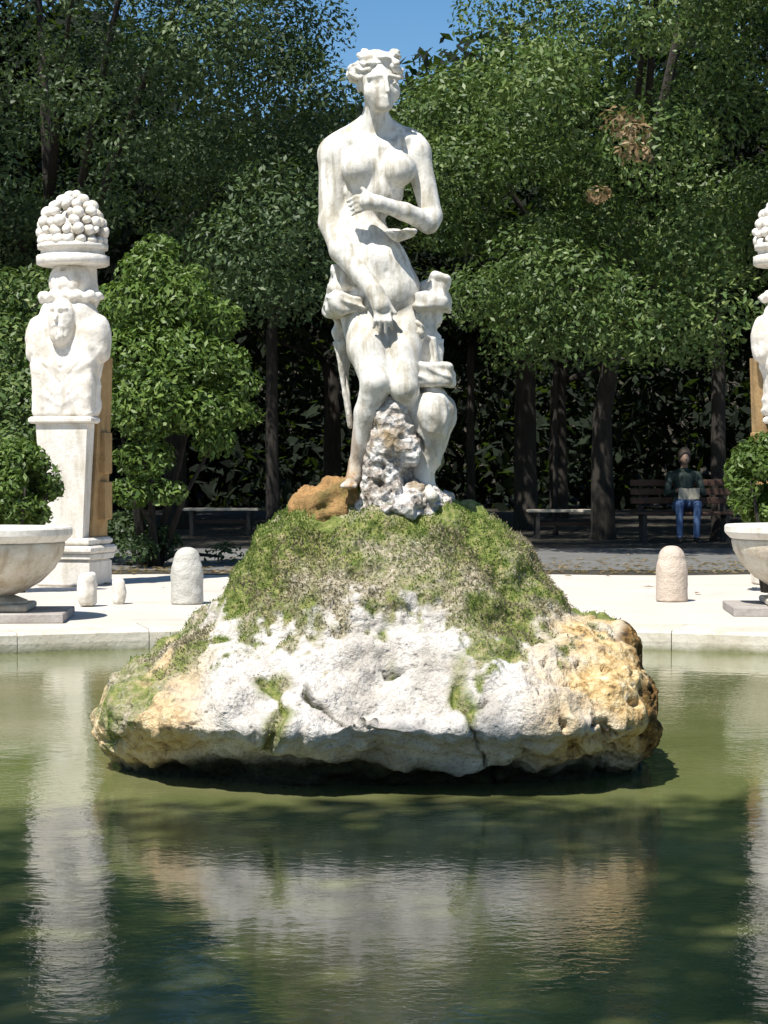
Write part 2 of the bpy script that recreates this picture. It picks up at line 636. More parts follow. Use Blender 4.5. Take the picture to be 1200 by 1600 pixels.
MAT = dict(
    statue=statue_mat(), pitted=pitted_mat(), rock=rock_mat(), water=water_mat(), gravel=gravel_mat(),
    earth=earth_mat(), bark=bark_mat(),
    herm=stone_mat('herm marble', (0.74, 0.71, 0.66), (0.60, 0.55, 0.47), 5, 0.4, stain=(0.34, 0.29, 0.20), stain_amt=0.6, objco=True),
    brown=stone_mat('brown stained stone', (0.42, 0.28, 0.13), (0.26, 0.16, 0.07), 5, 0.6, stain=(0.12, 0.09, 0.05), stain_amt=0.6, objco=True),
    bowl=stone_mat('limestone bowl', (0.64, 0.60, 0.52), (0.44, 0.36, 0.24), 7, 0.6, stain=(0.20, 0.13, 0.06), stain_amt=0.6, objco=True),
    kerb=kerb_mat(),
    slab=stone_mat('grey stone slab', (0.40, 0.37, 0.34), (0.26, 0.23, 0.21), 6, 0.5),
    bollard_grey=stone_mat('pale grey bollard stone', (0.56, 0.55, 0.50), (0.44, 0.42, 0.37), 14, 0.9, objco=True),
    bollard_pink=stone_mat('pinkish bollard stone', (0.62, 0.53, 0.44), (0.48, 0.39, 0.31), 14, 0.9, objco=True),
    tuft=stone_mat('ochre tufa', (0.52, 0.30, 0.12), (0.22, 0.13, 0.05), 22, 1.0, stain=(0.10, 0.11, 0.03), stain_amt=0.8),
    leaf_dark=leaf_mat('dark holm oak leaves', (0.028, 0.055, 0.018), (0.064, 0.112, 0.038), (0.135, 0.185, 0.075), 0.55),
    leaf_mid=leaf_mat('glossy evergreen leaves', (0.028, 0.058, 0.013), (0.088, 0.155, 0.034), (0.23, 0.29, 0.095), 0.5),
    leaf_bright=leaf_mat('bright laurel leaves', (0.040, 0.085, 0.014), (0.105, 0.18, 0.028), (0.22, 0.31, 0.07), 0.5),
    leaf_painted_shade=leaf_mat('leaves in painted deep shade', (0.004, 0.009, 0.004), (0.008, 0.017, 0.007), (0.018, 0.030, 0.012), 0.95),  # near-black base colour carries the shade of the deep wood
    leaf_brown=leaf_mat('withered leaves', (0.20, 0.12, 0.05), (0.34, 0.23, 0.12), (0.50, 0.40, 0.26), 0.7),
    leaf_olive=leaf_mat('olive green leaves', (0.040, 0.055, 0.020), (0.085, 0.100, 0.036), (0.160, 0.165, 0.080), 0.5),
    moss=leaf_mat('moss tufts', (0.08, 0.13, 0.018), (0.15, 0.23, 0.035), (0.30, 0.34, 0.09), 0.7),
    dry=leaf_mat('dry weeds', (0.14, 0.11, 0.06), (0.30, 0.25, 0.16), (0.45, 0.40, 0.30), 0.8),
    wood=plain('bench wood', (0.085, 0.042, 0.028)), jacket=plain('dark green jacket', (0.022, 0.04, 0.034)),
    jeans=plain('blue jeans', (0.09, 0.16, 0.33)), skin=plain('skin', (0.36, 0.23, 0.17), 0.6, 0.15),
    paper=plain('pale paper', (0.50, 0.47, 0.38)), hair=plain('dark hair', (0.05, 0.038, 0.03)),
    shoe=plain('dark shoes', (0.03, 0.028, 0.025)),
)

# ------------------------------------------------------------------ ground, pool and water
RC = (0.0, ROCK_D)       # pool centre
RIN = 5.42
RKERB = 5.95


def ring(name, r0, r1, z, n, mat, rows=1, cx=RC):
    V, F = [], []
    rr = np.linspace(0, 1, rows + 1)
    for k in rr:
        r = r0 + (r1 - r0) * k ** 3 if rows > 1 else r0 + (r1 - r0) * k
        for i in range(n):
            a = 2 * math.pi * i / n
            V.append((cx[0] + r * math.cos(a), cx[1] + r * math.sin(a), z))
    for l in range(rows):
        for i in range(n):
            a, b = l * n + i, l * n + (i + 1) % n
            F.append((a, a + n, b + n, b))
    me = bpy.data.meshes.new(name)
    me.from_pydata(V, [], F)
    return obj(name, me, mat)


tag(ring('ground', RKERB - 0.02, 900, GZ, 96, MAT['gravel'], rows=14), kind='structure')

# shaded woodland floor beyond the lit gravel: an uneven front edge
wv, wf = [], []
xs = np.linspace(-90, 90, 241)
for x in xs:
    wv.append((x, 20.6 + 0.10 * math.sin(x * 1.7) + 0.08 * math.sin(x * 5.1 + 1) + (0.0 if abs(x) < 12 else 0.2), GZ + 0.004))
for x in xs:
    wv.append((x, 300, GZ + 0.004))
n = len(xs)
for i in range(n - 1):
    wf.append((i, i + 1, n + i + 1, n + i))
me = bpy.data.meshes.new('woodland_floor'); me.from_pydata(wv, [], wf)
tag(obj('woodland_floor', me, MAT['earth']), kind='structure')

# added earth bank, blocks bright specks showing through the far wood
bx_ = np.linspace(-60, 60, 61)
prof_ = ((62.5, 0.0), (64, 1.6), (66, 4.2), (69, 6.0), (75, 6.6), (95, 6.8))
bv = [(x, y + .5 * math.sin(x * .7), GZ - .05 + z_ * (1 + .05 * math.sin(x * .9 + y))) for (y, z_) in prof_ for x in bx_]
bf = [(l * 61 + i, l * 61 + i + 1, (l + 1) * 61 + i + 1, (l + 1) * 61 + i) for l in range(5) for i in range(60)]
me = bpy.data.meshes.new('added_bank'); me.from_pydata(bv, [], bf)
tag(obj('added_bank', me, MAT['earth']), kind='structure')

# shaded gravel path crossing the wood
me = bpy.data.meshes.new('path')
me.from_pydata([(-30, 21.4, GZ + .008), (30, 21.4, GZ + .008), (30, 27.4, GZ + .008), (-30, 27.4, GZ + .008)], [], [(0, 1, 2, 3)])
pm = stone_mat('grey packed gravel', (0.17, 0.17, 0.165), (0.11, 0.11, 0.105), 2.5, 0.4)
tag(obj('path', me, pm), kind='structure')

wm = MB()
n = 128
wm.v = [(RC[0], RC[1], 0)] + [(RC[0] + 5.6 * math.cos(2 * math.pi * i / n), RC[1] + 5.6 * math.sin(2 * math.pi * i / n), 0) for i in range(n)]
wm.f = [(0, 1 + i, 1 + (i + 1) % n) for i in range(n)]
tag(obj('water', wm.mesh('water'), MAT['water']), kind='structure')

rim = thing('pool_rim', (RC[0], RC[1], 0), None, None)
tag(rim, kind='structure')
# inner wall under the kerb
iw = MB()
N = 120
for z in (-0.25, -0.07):
    for r in (RIN + 0.2, RKERB - 0.05):
        for i in range(N):
            a = 2 * math.pi * i / N
            iw.v.append((r * math.cos(a), r * math.sin(a), z))
for i in range(N):
    j = (i + 1) % N
    iw.f.append((j, i, 2 * N + i, 2 * N + j))
    iw.f.append((2 * N + i, 3 * N + i, 3 * N + j, 2 * N + j))
obj('basin_wall', iw.mesh('basin_wall'), MAT['slab'], rim)
# kerb stones one by one
NK = 40
kmeshes = []
for v in range(4):
    kb = MB()
    da = 2 * math.pi / NK
    gap = 0.003 / RIN
    rnd = random.Random(v)
    S = 6
    jit = [rnd.uniform(-0.004, 0.004) for _ in range(8)]
    rows = []
    prof = [(RIN, -0.06), (RIN - 0.012, 0.055), (RIN - 0.010, GZ + 0.012), (RIN + 0.012, GZ + 0.030), (RKERB - 0.015, GZ + 0.034), (RKERB, GZ + 0.020), (RKERB, -0.06)]
    for s_ in range(S + 1):
        a = -da / 2 + gap + (da - 2 * gap) * s_ / S
        for k, (r, z) in enumerate(prof):
            kb.v.append((r * math.cos(a), r * math.sin(a), z + (jit[k] if k < len(jit) else 0)))
    P = len(prof)
    for s_ in range(S):
        for k in range(P):
            a, b = s_ * P + k, s_ * P + (k + 1) % P
            kb.f.append((a, a + P, b + P, b))
    kb.f.append(tuple(range(P)))
    kb.f.append(tuple(S * P + k for k in reversed(range(P))))
    m_ = kb.mesh('kerb_stone'); m_.materials.append(MAT['kerb'])
    kmeshes.append(m_)
for i in range(NK):
    o = obj('kerb_stone', kmeshes[i % 4], None, rim)
    o.rotation_euler = (0, 0, 2 * math.pi * (i + 0.3) / NK)

# ------------------------------------------------------------------ the fountain rock
Zl = np.array([1.03, 1.00, .95, .85, .76, .665, .58, .53, .40, .30, .24, .17, .10, .03, -.05, -.2])
Rr = np.array([.02, .22, .34, .49, .61, .69, .735, .93, .985, 1.03, 1.05, 1.065, 1.075, 1.05, 1.0, .95])
Rl = np.array([.02, .36, .43, .50, .55, .60, .71, .78, .94, 1.04, 1.09, 1.12, 1.13, 1.07, 1.0, .95])
Rf = np.array([.02, .14, .21, .30, .37, .43, .48, .52, .69, .83, .87, .76, .58, .42, .36, .34])
Rb = np.array([.02, .16, .24, .34, .44, .52, .58, .62, .70, .76, .78, .78, .76, .74, .72, .70])
NT, NM = 780, 270
nf = 560
th = np.concatenate([np.linspace(-math.pi, 0, nf, endpoint=False), np.linspace(0, math.pi, NT - nf, endpoint=False)])
tt = np.linspace(0, len(Zl) - 1, NM)
lev = np.arange(len(Zl))
# resample by arc length on the front profile
arc = np.concatenate([[0], np.cumsum(np.hypot(np.diff(Zl), np.diff((Rf + Rr) / 2)))])
tt = np.interp(np.linspace(0, arc[-1], NM), arc, lev)
def sm_interp(t, A):
    # smooth a little between levels
    r = 0
    for o, w in ((-0.35, .25), (0, .5), (0.35, .25)):
        r = r + w * np.interp(np.clip(t + o, 0, len(A) - 1), lev, A)
    return r
z = sm_interp(tt, Zl)[:, None]
ct, st = np.cos(th)[None], np.sin(th)[None]
rx = np.where(ct > 0, sm_interp(tt, Rr)[:, None], sm_interp(tt, Rl)[:, None])
ry = np.where(st > 0, sm_interp(tt, Rb)[:, None], sm_interp(tt, Rf)[:, None])
ex = np.where(ct > 0, 0.80 - 0.14 * np.clip((.6 - z) / .1, 0, 1), 0.86)
X = rx * np.sign(ct) * np.abs(ct) ** ex
Y = ry * np.sign(st) * np.abs(st) ** ex
Zg = z + 0 * X
P = np.stack([X, Y, Zg], -1).reshape(-1, 3)
ii = np.arange(NM - 1)[:, None] * NT + np.arange(NT)[None]
jj = np.arange(NM - 1)[:, None] * NT + (np.arange(NT)[None] + 1) % NT
Q = np.stack([ii, ii + NT, jj + NT, jj], -1).reshape(-1, 4)
Nn = vnormals(P, Q)
# big lumps, then blocky ledges, then pits
d = 0.050 * fbm(P * 2.6, 3, 3) + 0.024 * fbm(P * 7, 3, 9) + 0.022 * (0.5 - np.abs(fbm(P * np.array([4, 4, 7.0]), 2, 12)))
low = np.clip((0.62 - P[:, 2]) / 0.2, 0, 1)
rg = 1 - np.abs(fbm(P * 5.0, 3, 21))
d += 0.022 * rg * (1 - low)
pit = np.clip(fbm(P * 24, 3, 31) - 0.35, 0, .7)
och_r = np.clip((P[:, 0] - 0.46) / 0.12, 0, 1) * np.clip((0.62 - P[:, 2]) / 0.06, 0, 1)
d -= pit * (0.018 + 0.075 * och_r)
d += 0.013 * fbm(P * 16, 4, 41)
d += 0.030 * (np.abs(fbm(P * np.array([3.2, 3.2, 6.5]) + 4, 3, 44)) - .3) * low
edge = np.clip((P[:, 2] + 0.0) / 0.06, 0, 1)
def K(px, py): return ((px - 600) / 437.0, 1.15 - (py - 735) / 437.0)
front = P[:, 1] < -0.05
cr = np.zeros(len(P)); crg = np.zeros(len(P))
def groove(pts, w, green):
    global cr, crg, d
    pts = [K(*p) for p in pts]
    wob = 0.016 * fbm(P * 12, 3, 55)
    w = w * (1 + 0.9 * vnoise(P * 11, 58))
    best = np.full(len(P), 9.0)
    for a, b in zip(pts[:-1], pts[1:]):
        ax, az = a; bx, bz = b
        dx, dz = bx - ax, bz - az
        t = np.clip(((P[:, 0] - ax) * dx + (P[:, 2] - az) * dz) / (dx * dx + dz * dz), 0, 1)
        q = np.hypot(P[:, 0] - ax - t * dx + wob, P[:, 2] - az - t * dz + wob)
        best = np.minimum(best, q)
    g = np.clip(1 - best / w, 0, 1) * front
    d -= 0.045 * g ** 0.7
    if green: crg = np.maximum(crg, np.clip(1.6 * np.clip(1 - best / (w * 2.2), 0, 1), 0, 1) * front)
    else: cr = np.maximum(cr, np.clip(1.5 * g, 0, 1))
groove([(405, 1060), (440, 1078), (446, 1105), (425, 1150)], 0.020, True)
groove([(478, 1072), (500, 1092), (530, 1112), (566, 1134), (590, 1136)], 0.013, False)
groove([(728, 1095), (740, 1130), (752, 1165), (772, 1210), (792, 1245)], 0.015, False)
groove([(735, 1108), (760, 1088), (784, 1082)], 0.013, False)
groove([(716, 1075), (735, 1108)], 0.03, True)
groove([(808, 1160), (818, 1166)], 0.015, False)
groove([(600, 1040), (645, 1046)], 0.010, False)
P2 = P + Nn * d[:, None]
P2[:, 2] = np.maximum(P2[:, 2], -0.3)
# colour regions of the stone, and shade painted under its front overhang
zb = np.interp(P[:, 0], [-1.2, -.95, -.75, -.6, -.45, -.32, -.15, 0, .12, .24, .33, .42, .55, .72, .95, 1.2],
               [.16, .42, .53, .53, .48, .50, .57, .60, .62, .50, .36, .44, .56, .60, .66, .8])
nz = 0.10 * fbm(P * 5, 4, 61) + 0.07 * fbm(P * 30, 3, 62)
streak = 0.16 * np.clip(fbm(P * np.array([14, 14, 2.2]), 3, 63), 0, 1)
nz = nz + streak
moss = np.clip((P[:, 2] - zb + nz) / 0.07, 0, 1)
moss = np.where(P[:, 1] > 0.05, np.clip((P[:, 2] - .25 + nz) / .1, 0, 1), moss)
moss = np.maximum(moss, crg)
# green rim down the left edge
le = np.clip((-P[:, 0] - (0.62 + 0.48 * (1 - P[:, 2] / 0.55)) + 0.15 * nz * 10 * 0.3) / 0.05, 0, 1)
moss = np.maximum(moss, le * (P[:, 2] < .6) * np.clip((fbm(P * 8, 3, 71) + .5) * 2, 0, 1))
ochre = np.maximum(och_r * np.clip(0.9 + 0.8 * fbm(P * 5, 3, 81), 0, 1),
                   np.clip((-P[:, 0] - 0.50 + 0.2 * fbm(P * 3, 3, 83)) / 0.25, 0, 1) * 0.85)
right_brown = np.clip((P[:, 0] - 0.90 - 0.10 * (0.5 - P[:, 2]) + 0.03 * fbm(P * 8, 3, 91)) / 0.03, 0, 1) * np.clip((0.56 - P[:, 2]) / .04, 0, 1)  # darker brown down the right end of the rock
tide_and_shade = np.clip((0.035 + 0.135 * np.clip(1 - np.abs(P[:, 0] + .05) / .90, 0, 1) ** .5 - P[:, 2] + 0.025 * fbm(P * 5, 3, 92)) / 0.05, 0, 1)  # painted shade of the undercut, reaching highest at the front centre
me = mesh_np('fountain_rock', P2, Q)
smooth(me)
for nm, arr in (('moss', moss), ('ochre', ochre), ('right_brown', right_brown), ('crack', cr), ('tide_and_shade', tide_and_shade)):
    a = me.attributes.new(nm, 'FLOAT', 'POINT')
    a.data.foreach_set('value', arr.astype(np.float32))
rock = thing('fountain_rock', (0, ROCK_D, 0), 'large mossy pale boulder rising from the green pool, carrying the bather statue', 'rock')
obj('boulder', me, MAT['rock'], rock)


def blades(name, V, N, n, size, mat, parent, up=0.7, loc=None, wide=0.22):
    sel = RNG.integers(0, len(V), n)
    p = V[sel] + RNG.normal(0, 0.004, (n, 3))
    dr = N[sel] * (1 - up) + np.array([0, 0, up]) + RNG.normal(0, 0.45, (n, 3))
    dr /= np.linalg.norm(dr, axis=1)[:, None]
    s_ = np.cross(dr, RNG.normal(0, 1, (n, 3)))
    s_ /= np.linalg.norm(s_, axis=1)[:, None]
    L = (size * RNG.uniform(0.5, 1.5, n))[:, None]
    w = L * wide
    A = np.stack([p - dr * L * 0.2, p + dr * L * 0.4 + s_ * w, p + dr * L, p + dr * L * 0.4 - s_ * w], 1).reshape(-1, 3)
    F = np.arange(4 * n).reshape(-1, 4)
    return obj(name, mesh_np(name, A, F), mat, parent, loc)


gm = fbm(P * 3.6, 3, 101)
msk = (moss > .8) & (P[:, 2] > .1) & (gm + 1.6 * np.clip(P[:, 2] - .74, 0, 1) > 0.06)
o = blades('moss', P2[msk], Nn[msk], 40000, 0.0080, MAT['moss'], rock, 0.5)
tag(o, kind='stuff')
msk = (moss > .6) & (P[:, 2] > .40) & (gm < 0.05) & (P[:, 2] < .92)
o = blades('dry_weeds', P2[msk], Nn[msk], 22000, 0.009, MAT['dry'], rock, 0.3)
tag(o, kind='stuff')

# ochre tufa mound and broken crust at the statue's feet
S = 1 / 402.0
def L(px, py, dy=0.0):
    p = W(px, py, ROCK_D + dy)
    p[1] = dy
    return p
cv = Carve((-.60, -.40, .78), (.42, .45, 1.26), 0.009)
cv.ell(L(503, 802, -.02), (.145, .16, .105), .05)
cv.ell(L(538, 782, .02), (.11, .15, .105), .05)
cv.ell(L(468, 816, -.02), (.07, .12, .05), .06)
me = cv.mesh('tufa_mound', 2, lambda V, N: 0.034 * fbm(V * 13, 4, 5) - 0.035 * np.clip(fbm(V * 26, 2, 6) - .15, 0, 1))
obj('tufa_mound', me, MAT['tuft'], rock)
cv = Carve((-.32, -.40, .82), (.36, .30, 1.42), 0.008)
cv.ell(L(625, 792, -.03), (.20, .20, .085), .03)
cv.ell(L(590, 778, -.12), (.06, .06, .05), .02)
cv.ell(L(655, 772, -.13), (.065, .06, .055), .02)
cv.ell(L(690, 785, -.05), (.055, .08, .05), .02)
cv.ell(L(612, 770, -.16), (.05, .05, .045), .02)
me = cv.mesh('broken_crust', 1, lambda V, N: 0.030 * fbm(V * 17, 3, 15) - 0.035 * np.clip(fbm(V * 32, 2, 16) - .2, 0, 1))
obj('broken_crust', me, MAT['pitted'], rock)

# ------------------------------------------------------------------ the statue
statue = thing('statue', (0, ROCK_D, 0), 'white marble statue of a bather with drapery, standing on top of the mossy rock', 'statue')
B = Carve((-.36, -.42, .98), (.36, .34, 2.86), 0.0050)
def r(px): return px * S
# pelvis, belly, ribs, chest
B.ell(L(605, 470, .01), (r(56), .135, r(40)), .03)
B.cap(L(612, 452, -.03), r(44), L(594, 412, -.035), r(40), .03)
B.cap(L(594, 412, -.03), r(40), L(562, 352, .0), r(35), .03)
B.ell(L(585, 300, .0), (r(46), .105, r(42)), .04)
B.ell(L(588, 255, .015), (r(58), .098, r(42)), .04)
B.cap(L(540, 226, .02), r(19), L(640, 222, .02), r(18), .03)
B.cap(L(583, 196, .03), r(21), L(533, 226, .02), r(18), .03)
B.cap(L(590, 196, .03), r(19), L(640, 224, .02), r(16), .03)
B.ell(L(561, 264, -.060), (r(27), .078, r(26)), .030, rot=(.35, 0, 0))
B.ell(L(623, 266, -.062), (r(27), .078, r(26)), .030, rot=(.35, 0, 0))
B.cap(L(588, 232, -.058), .010, L(548, 220, -.035), .010, .035)
B.cap(L(598, 232, -.058), .010, L(636, 218, -.035), .010, .035)
B.ell(L(604, 425, -.145), (.008, .012, .010), .008, sub=True)
# neck and head, bent forward over the chest and turned a little to the right
B.cap(L(588, 160, -.015), r(19), L(586, 212, .035), r(22), .02)
B.ell(L(592, 124, -.035), (r(31), .098, r(38)), .02, rot=(.2, 0, 0))
B.ell(L(596, 146, -.085), (r(24), .062, r(32)), .02)
B.ell(L(602, 168, -.122), (r(10), .022, r(9)), .025)
B.cap(L(576, 123, -.128), .009, L(596, 120, -.140), .008, .010)
B.cap(L(606, 120, -.140), .008, L(624, 124, -.122), .009, .010)
B.cap(L(603, 122, -.142), .0075, L(606, 145, -.172), .0105, .007)
B.ell(L(587, 131, -.150), (.019, .020, .011), .006, sub=True)
B.ell(L(617, 131, -.146), (.015, .020, .011), .006, sub=True)
B.ell(L(588, 132, -.128), (.012, .010, .007), .003)
B.ell(L(616, 132, -.124), (.011, .010, .007), .003)
B.cap(L(597, 154, -.143), .0045, L(611, 154, -.140), .004, .008)
B.cap(L(599, 159, -.141), .0045, L(609, 159, -.139), .004, .008)
B.cap(L(595, 156.5, -.151), .003, L(613, 156.5, -.148), .003, .003, sub=True)
B.ell(L(577, 146, -.095), (.020, .03, .028), .015)
B.ell(L(619, 146, -.090), (.015, .03, .028), .015)
B.ell(L(561, 138, -.02), (.010, .018, .026), .006)
# her right arm (left in view): hangs, then reaches down across the lap
B.ell(L(523, 242, .01), (r(25), .062, r(28)), .025)
B.cap(L(521, 244, .01), r(23), L(517, 350, -.02), r(18.5), .02)
B.cap(L(517, 348, -.02), r(19), L(534, 392, -.08), r(19), .015)
B.cap(L(534, 392, -.08), r(19), L(585, 456, -.155), r(13), .015)
B.cap(L(585, 456, -.155), r(13), L(596, 478, -.165), r(15), .012)
for i, (ex, ey, ll) in enumerate(((584, 512, 1), (593, 520, 1), (603, 521, 1), (612, 514, 1))):
    a = L(588 + i * 6, 484, -.172 + .004 * abs(i - 1.5))
    b = L((588 + i * 6 + ex) / 2 + 1, 502, -.190)
    B.cap(a, .0105, b, .0095, .006)
    B.cap(b, .0095, L(ex, ey, -.178), .0075, .004)
B.cap(L(602, 470, -.170), .012, L(618, 490, -.180), .0085, .006)
# her left arm (right in view): bent, hand gathered under the breast
B.ell(L(650, 240, .01), (r(23), .058, r(26)), .025)
B.cap(L(651, 242, .01), r(21), L(674, 338, -.03), r(16.5), .018)
B.cap(L(674, 340, -.03), r(16.5), L(668, 350, -.05), r(16), .014)
B.cap(L(670, 349, -.05), r(16.5), L(632, 332, -.12), r(14), .012)
B.cap(L(632, 332, -.12), r(14), L(592, 319, -.165), r(11.5), .012)
B.cap(L(592, 319, -.165), r(12), L(574, 316, -.165), r(14), .01)
for i in range(4):
    a = L(572, 307 + i * 6.5, -.170)
    b = L(556 + i, 309 + i * 7.5, -.168)
    B.cap(a, .0100, b, .0090, .005)
    B.cap(b, .0090, L(543 + i * 2.5, 316 + i * 7, -.145), .0075, .004)
B.cap(L(578, 308, -.17), .012, L(566, 296, -.165), .009, .006)
# legs
B.cap(L(568, 486, .0), r(38), L(575, 545, -.10), r(31), .025)
B.cap(L(575, 545, -.10), r(31), L(588, 596, -.165), r(24), .02)
B.cap(L(588, 598, -.165), r(23), L(574, 645, -.12), r(19), .015)
B.cap(L(574, 645, -.12), r(20), L(558, 722, -.06), r(11.5), .015)
B.cap(L(557, 722, -.055), r(12), L(553, 746, -.07), r(12), .01)
B.cap(L(553, 746, -.06), r(11), L(545, 757, -.17), r(8), .012)
for i in range(5):
    B.cap(L(537 + i * 4.5, 757, -.165), .010, L(534 + i * 5, 760, -.195 + .005 * abs(i - 3)), .008, .004)
B.cap(L(632, 484, .0), r(36), L(632, 550, -.11), r(27), .022)
B.cap(L(632, 550, -.11), r(27), L(632, 606, -.175), r(22), .02)
B.cap(L(632, 606, -.165), r(21), L(656, 680, -.03), r(18), .015)
B.cap(L(656, 680, -.03), r(18), L(660, 752, .0), r(12), .015)
B.cap(L(662, 762, -.06), r(12), L(676, 776, -.19), r(9), .012)
me = B.mesh('body', 2, lambda V, N: 0.0010 * fbm(V * 14, 3, 2))
obj('body', me, MAT['statue'], statue)

H = Carve((-.17, -.20, 2.42), (.14, .16, 2.86), 0.005)
H.ell(L(589, 110, -.010), (r(34), .105, r(26)), .02)
H.ell(L(560, 116, .02), (r(17), .07, r(15)), .02)
H.cap(L(578, 98, -.10), .022, L(556, 118, -.06), .022, .01)
H.cap(L(556, 118, -.06), .020, L(549, 125, .02), .016, .01)
for i, (x0, y0, x1, y1) in enumerate(((598, 93, 580, 104), (580, 104, 566, 120), (600, 93, 617, 104), (617, 104, 625, 120))):
    H.cap(L(x0, y0, -.115), .019, L(x1, y1, -.10 + .02 * (i % 2)), .016, .008)
for i in range(12):
    a = i * 0.55
    H.ell(L(592 + 25 * math.cos(a), 93 + 6 * math.sin(a * 1.7), -.04 + .05 * math.sin(a)), (.022, .024, .018), .004)
H.ell(L(597, 152, -.15), (r(23), .085, r(36)), .006, sub=True)
me = H.mesh('hair', 1, lambda V, N: 0.005 * np.sin(V[:, 2] * 190 + 60 * V[:, 0] + 6 * fbm(V * 14, 2, 8)) + 0.003 * fbm(V * 40, 2, 3))
obj('hair', me, MAT['statue'], statue)

D = Carve((-.34, -.34, .92), (.36, .30, 2.06), 0.006)
# towel end hanging from the raised hand
D.ell(L(625, 358, -.140), (r(25), .055, r(18)), .012, rot=(0, .12, 0))
D.cap(L(592, 332, -.15), r(10), L(616, 348, -.14), r(15), .012)
D.ell(L(640, 364, -.135), (r(11), .045, r(11)), .012)
# cloth rolled on the left of the hips and its tail
D.box(L(540, 478, -.01), (r(30), .125, r(17)), .010, rot=(0, .06, .1), rd=.022)
D.box(L(541, 450, .06), (r(27), .10, r(21)), .012, rot=(-.3, .12, 0), rd=.02)
D.cap(L(566, 470, -.06), r(10), L(556, 500, -.09), r(7), .012)
D.cap(L(532, 485, .12), r(16), L(537, 570, .14), r(9), .012)
D.cap(L(537, 570, .14), r(9), L(545, 665, .14), r(4), .012)
# cloth on the right of the hips
D.box(L(675, 473, -.03), (r(26), .115, r(15)), .008, rot=(0, -.05, -.1), rd=.015)
D.box(L(684, 448, .0), (r(15), .08, r(18)), .010, rot=(0, .3, 0), rd=.02)
D.ell(L(662, 456, .03), (r(18), .08, r(16)), .012)
# fall over the stump, the broad fold and the cloth wrapped round the shin
D.box(L(668, 535, .01), (r(20), .10, r(60)), .015, rd=.03)
D.cap(L(655, 495, -.10), r(7), L(652, 600, -.13), r(8), .012)
D.cap(L(680, 495, -.07), r(6), L(684, 585, -.09), r(7), .012)
D.box(L(677, 587, -.06), (r(30), .120, r(17)), .008, rot=(0, .03, -.08), rd=.02)
D.ell(L(675, 646, -.09), (r(34), .125, r(42)), .012)
D.cap(L(675, 662, -.09), r(29), L(664, 738, -.07), r(16), .02)
D.cap(L(664, 738, -.07), r(16), L(664, 778, -.06), r(23), .02)
def folds(V, N):
    q = np.stack([V[:, 0] * 24 + V[:, 2] * 3, V[:, 1] * 24, V[:, 2] * 4.5], 1)
    q2 = np.stack([V[:, 0] * 9, V[:, 1] * 9, V[:, 2] * 30 + V[:, 0] * 9], 1)
    roll = ((V[:, 2] > 1.66) | ((V[:, 2] < 1.56) & (V[:, 2] > 1.46) & (V[:, 0] > .05))).astype(float)
    return 0.017 * (0.6 - 2 * np.abs(vnoise(q, 4))) * (1 - roll) + 0.013 * (0.6 - 2 * np.abs(vnoise(q2, 4))) * roll + 0.003 * fbm(V * 22, 3, 2)
me = D.mesh('drapery', 1, folds)
obj('drapery', me, MAT['statue'], statue)

G = Carve((-.22, -.30, .92), (.28, .40, 1.72), 0.007)
G.cap(L(604, 640, -.12), r(26), L(600, 775, -.12), r(34), .03)
G.cap(L(622, 640, -.13), r(20), L(634, 710, -.13), r(22), .03)
G.cap(L(640, 690, -.03), r(20), L(636, 775, -.04), r(28), .03)
G.cap(L(618, 520, .13), r(48), L(612, 790, .12), r(58), .03)
me = G.mesh('stump', 1, lambda V, N: 0.020 * fbm(V * 16, 4, 25) - 0.030 * np.clip(fbm(V * 30, 2, 26) - .25, 0, 1))
obj('stump', me, MAT['pitted'], statue)

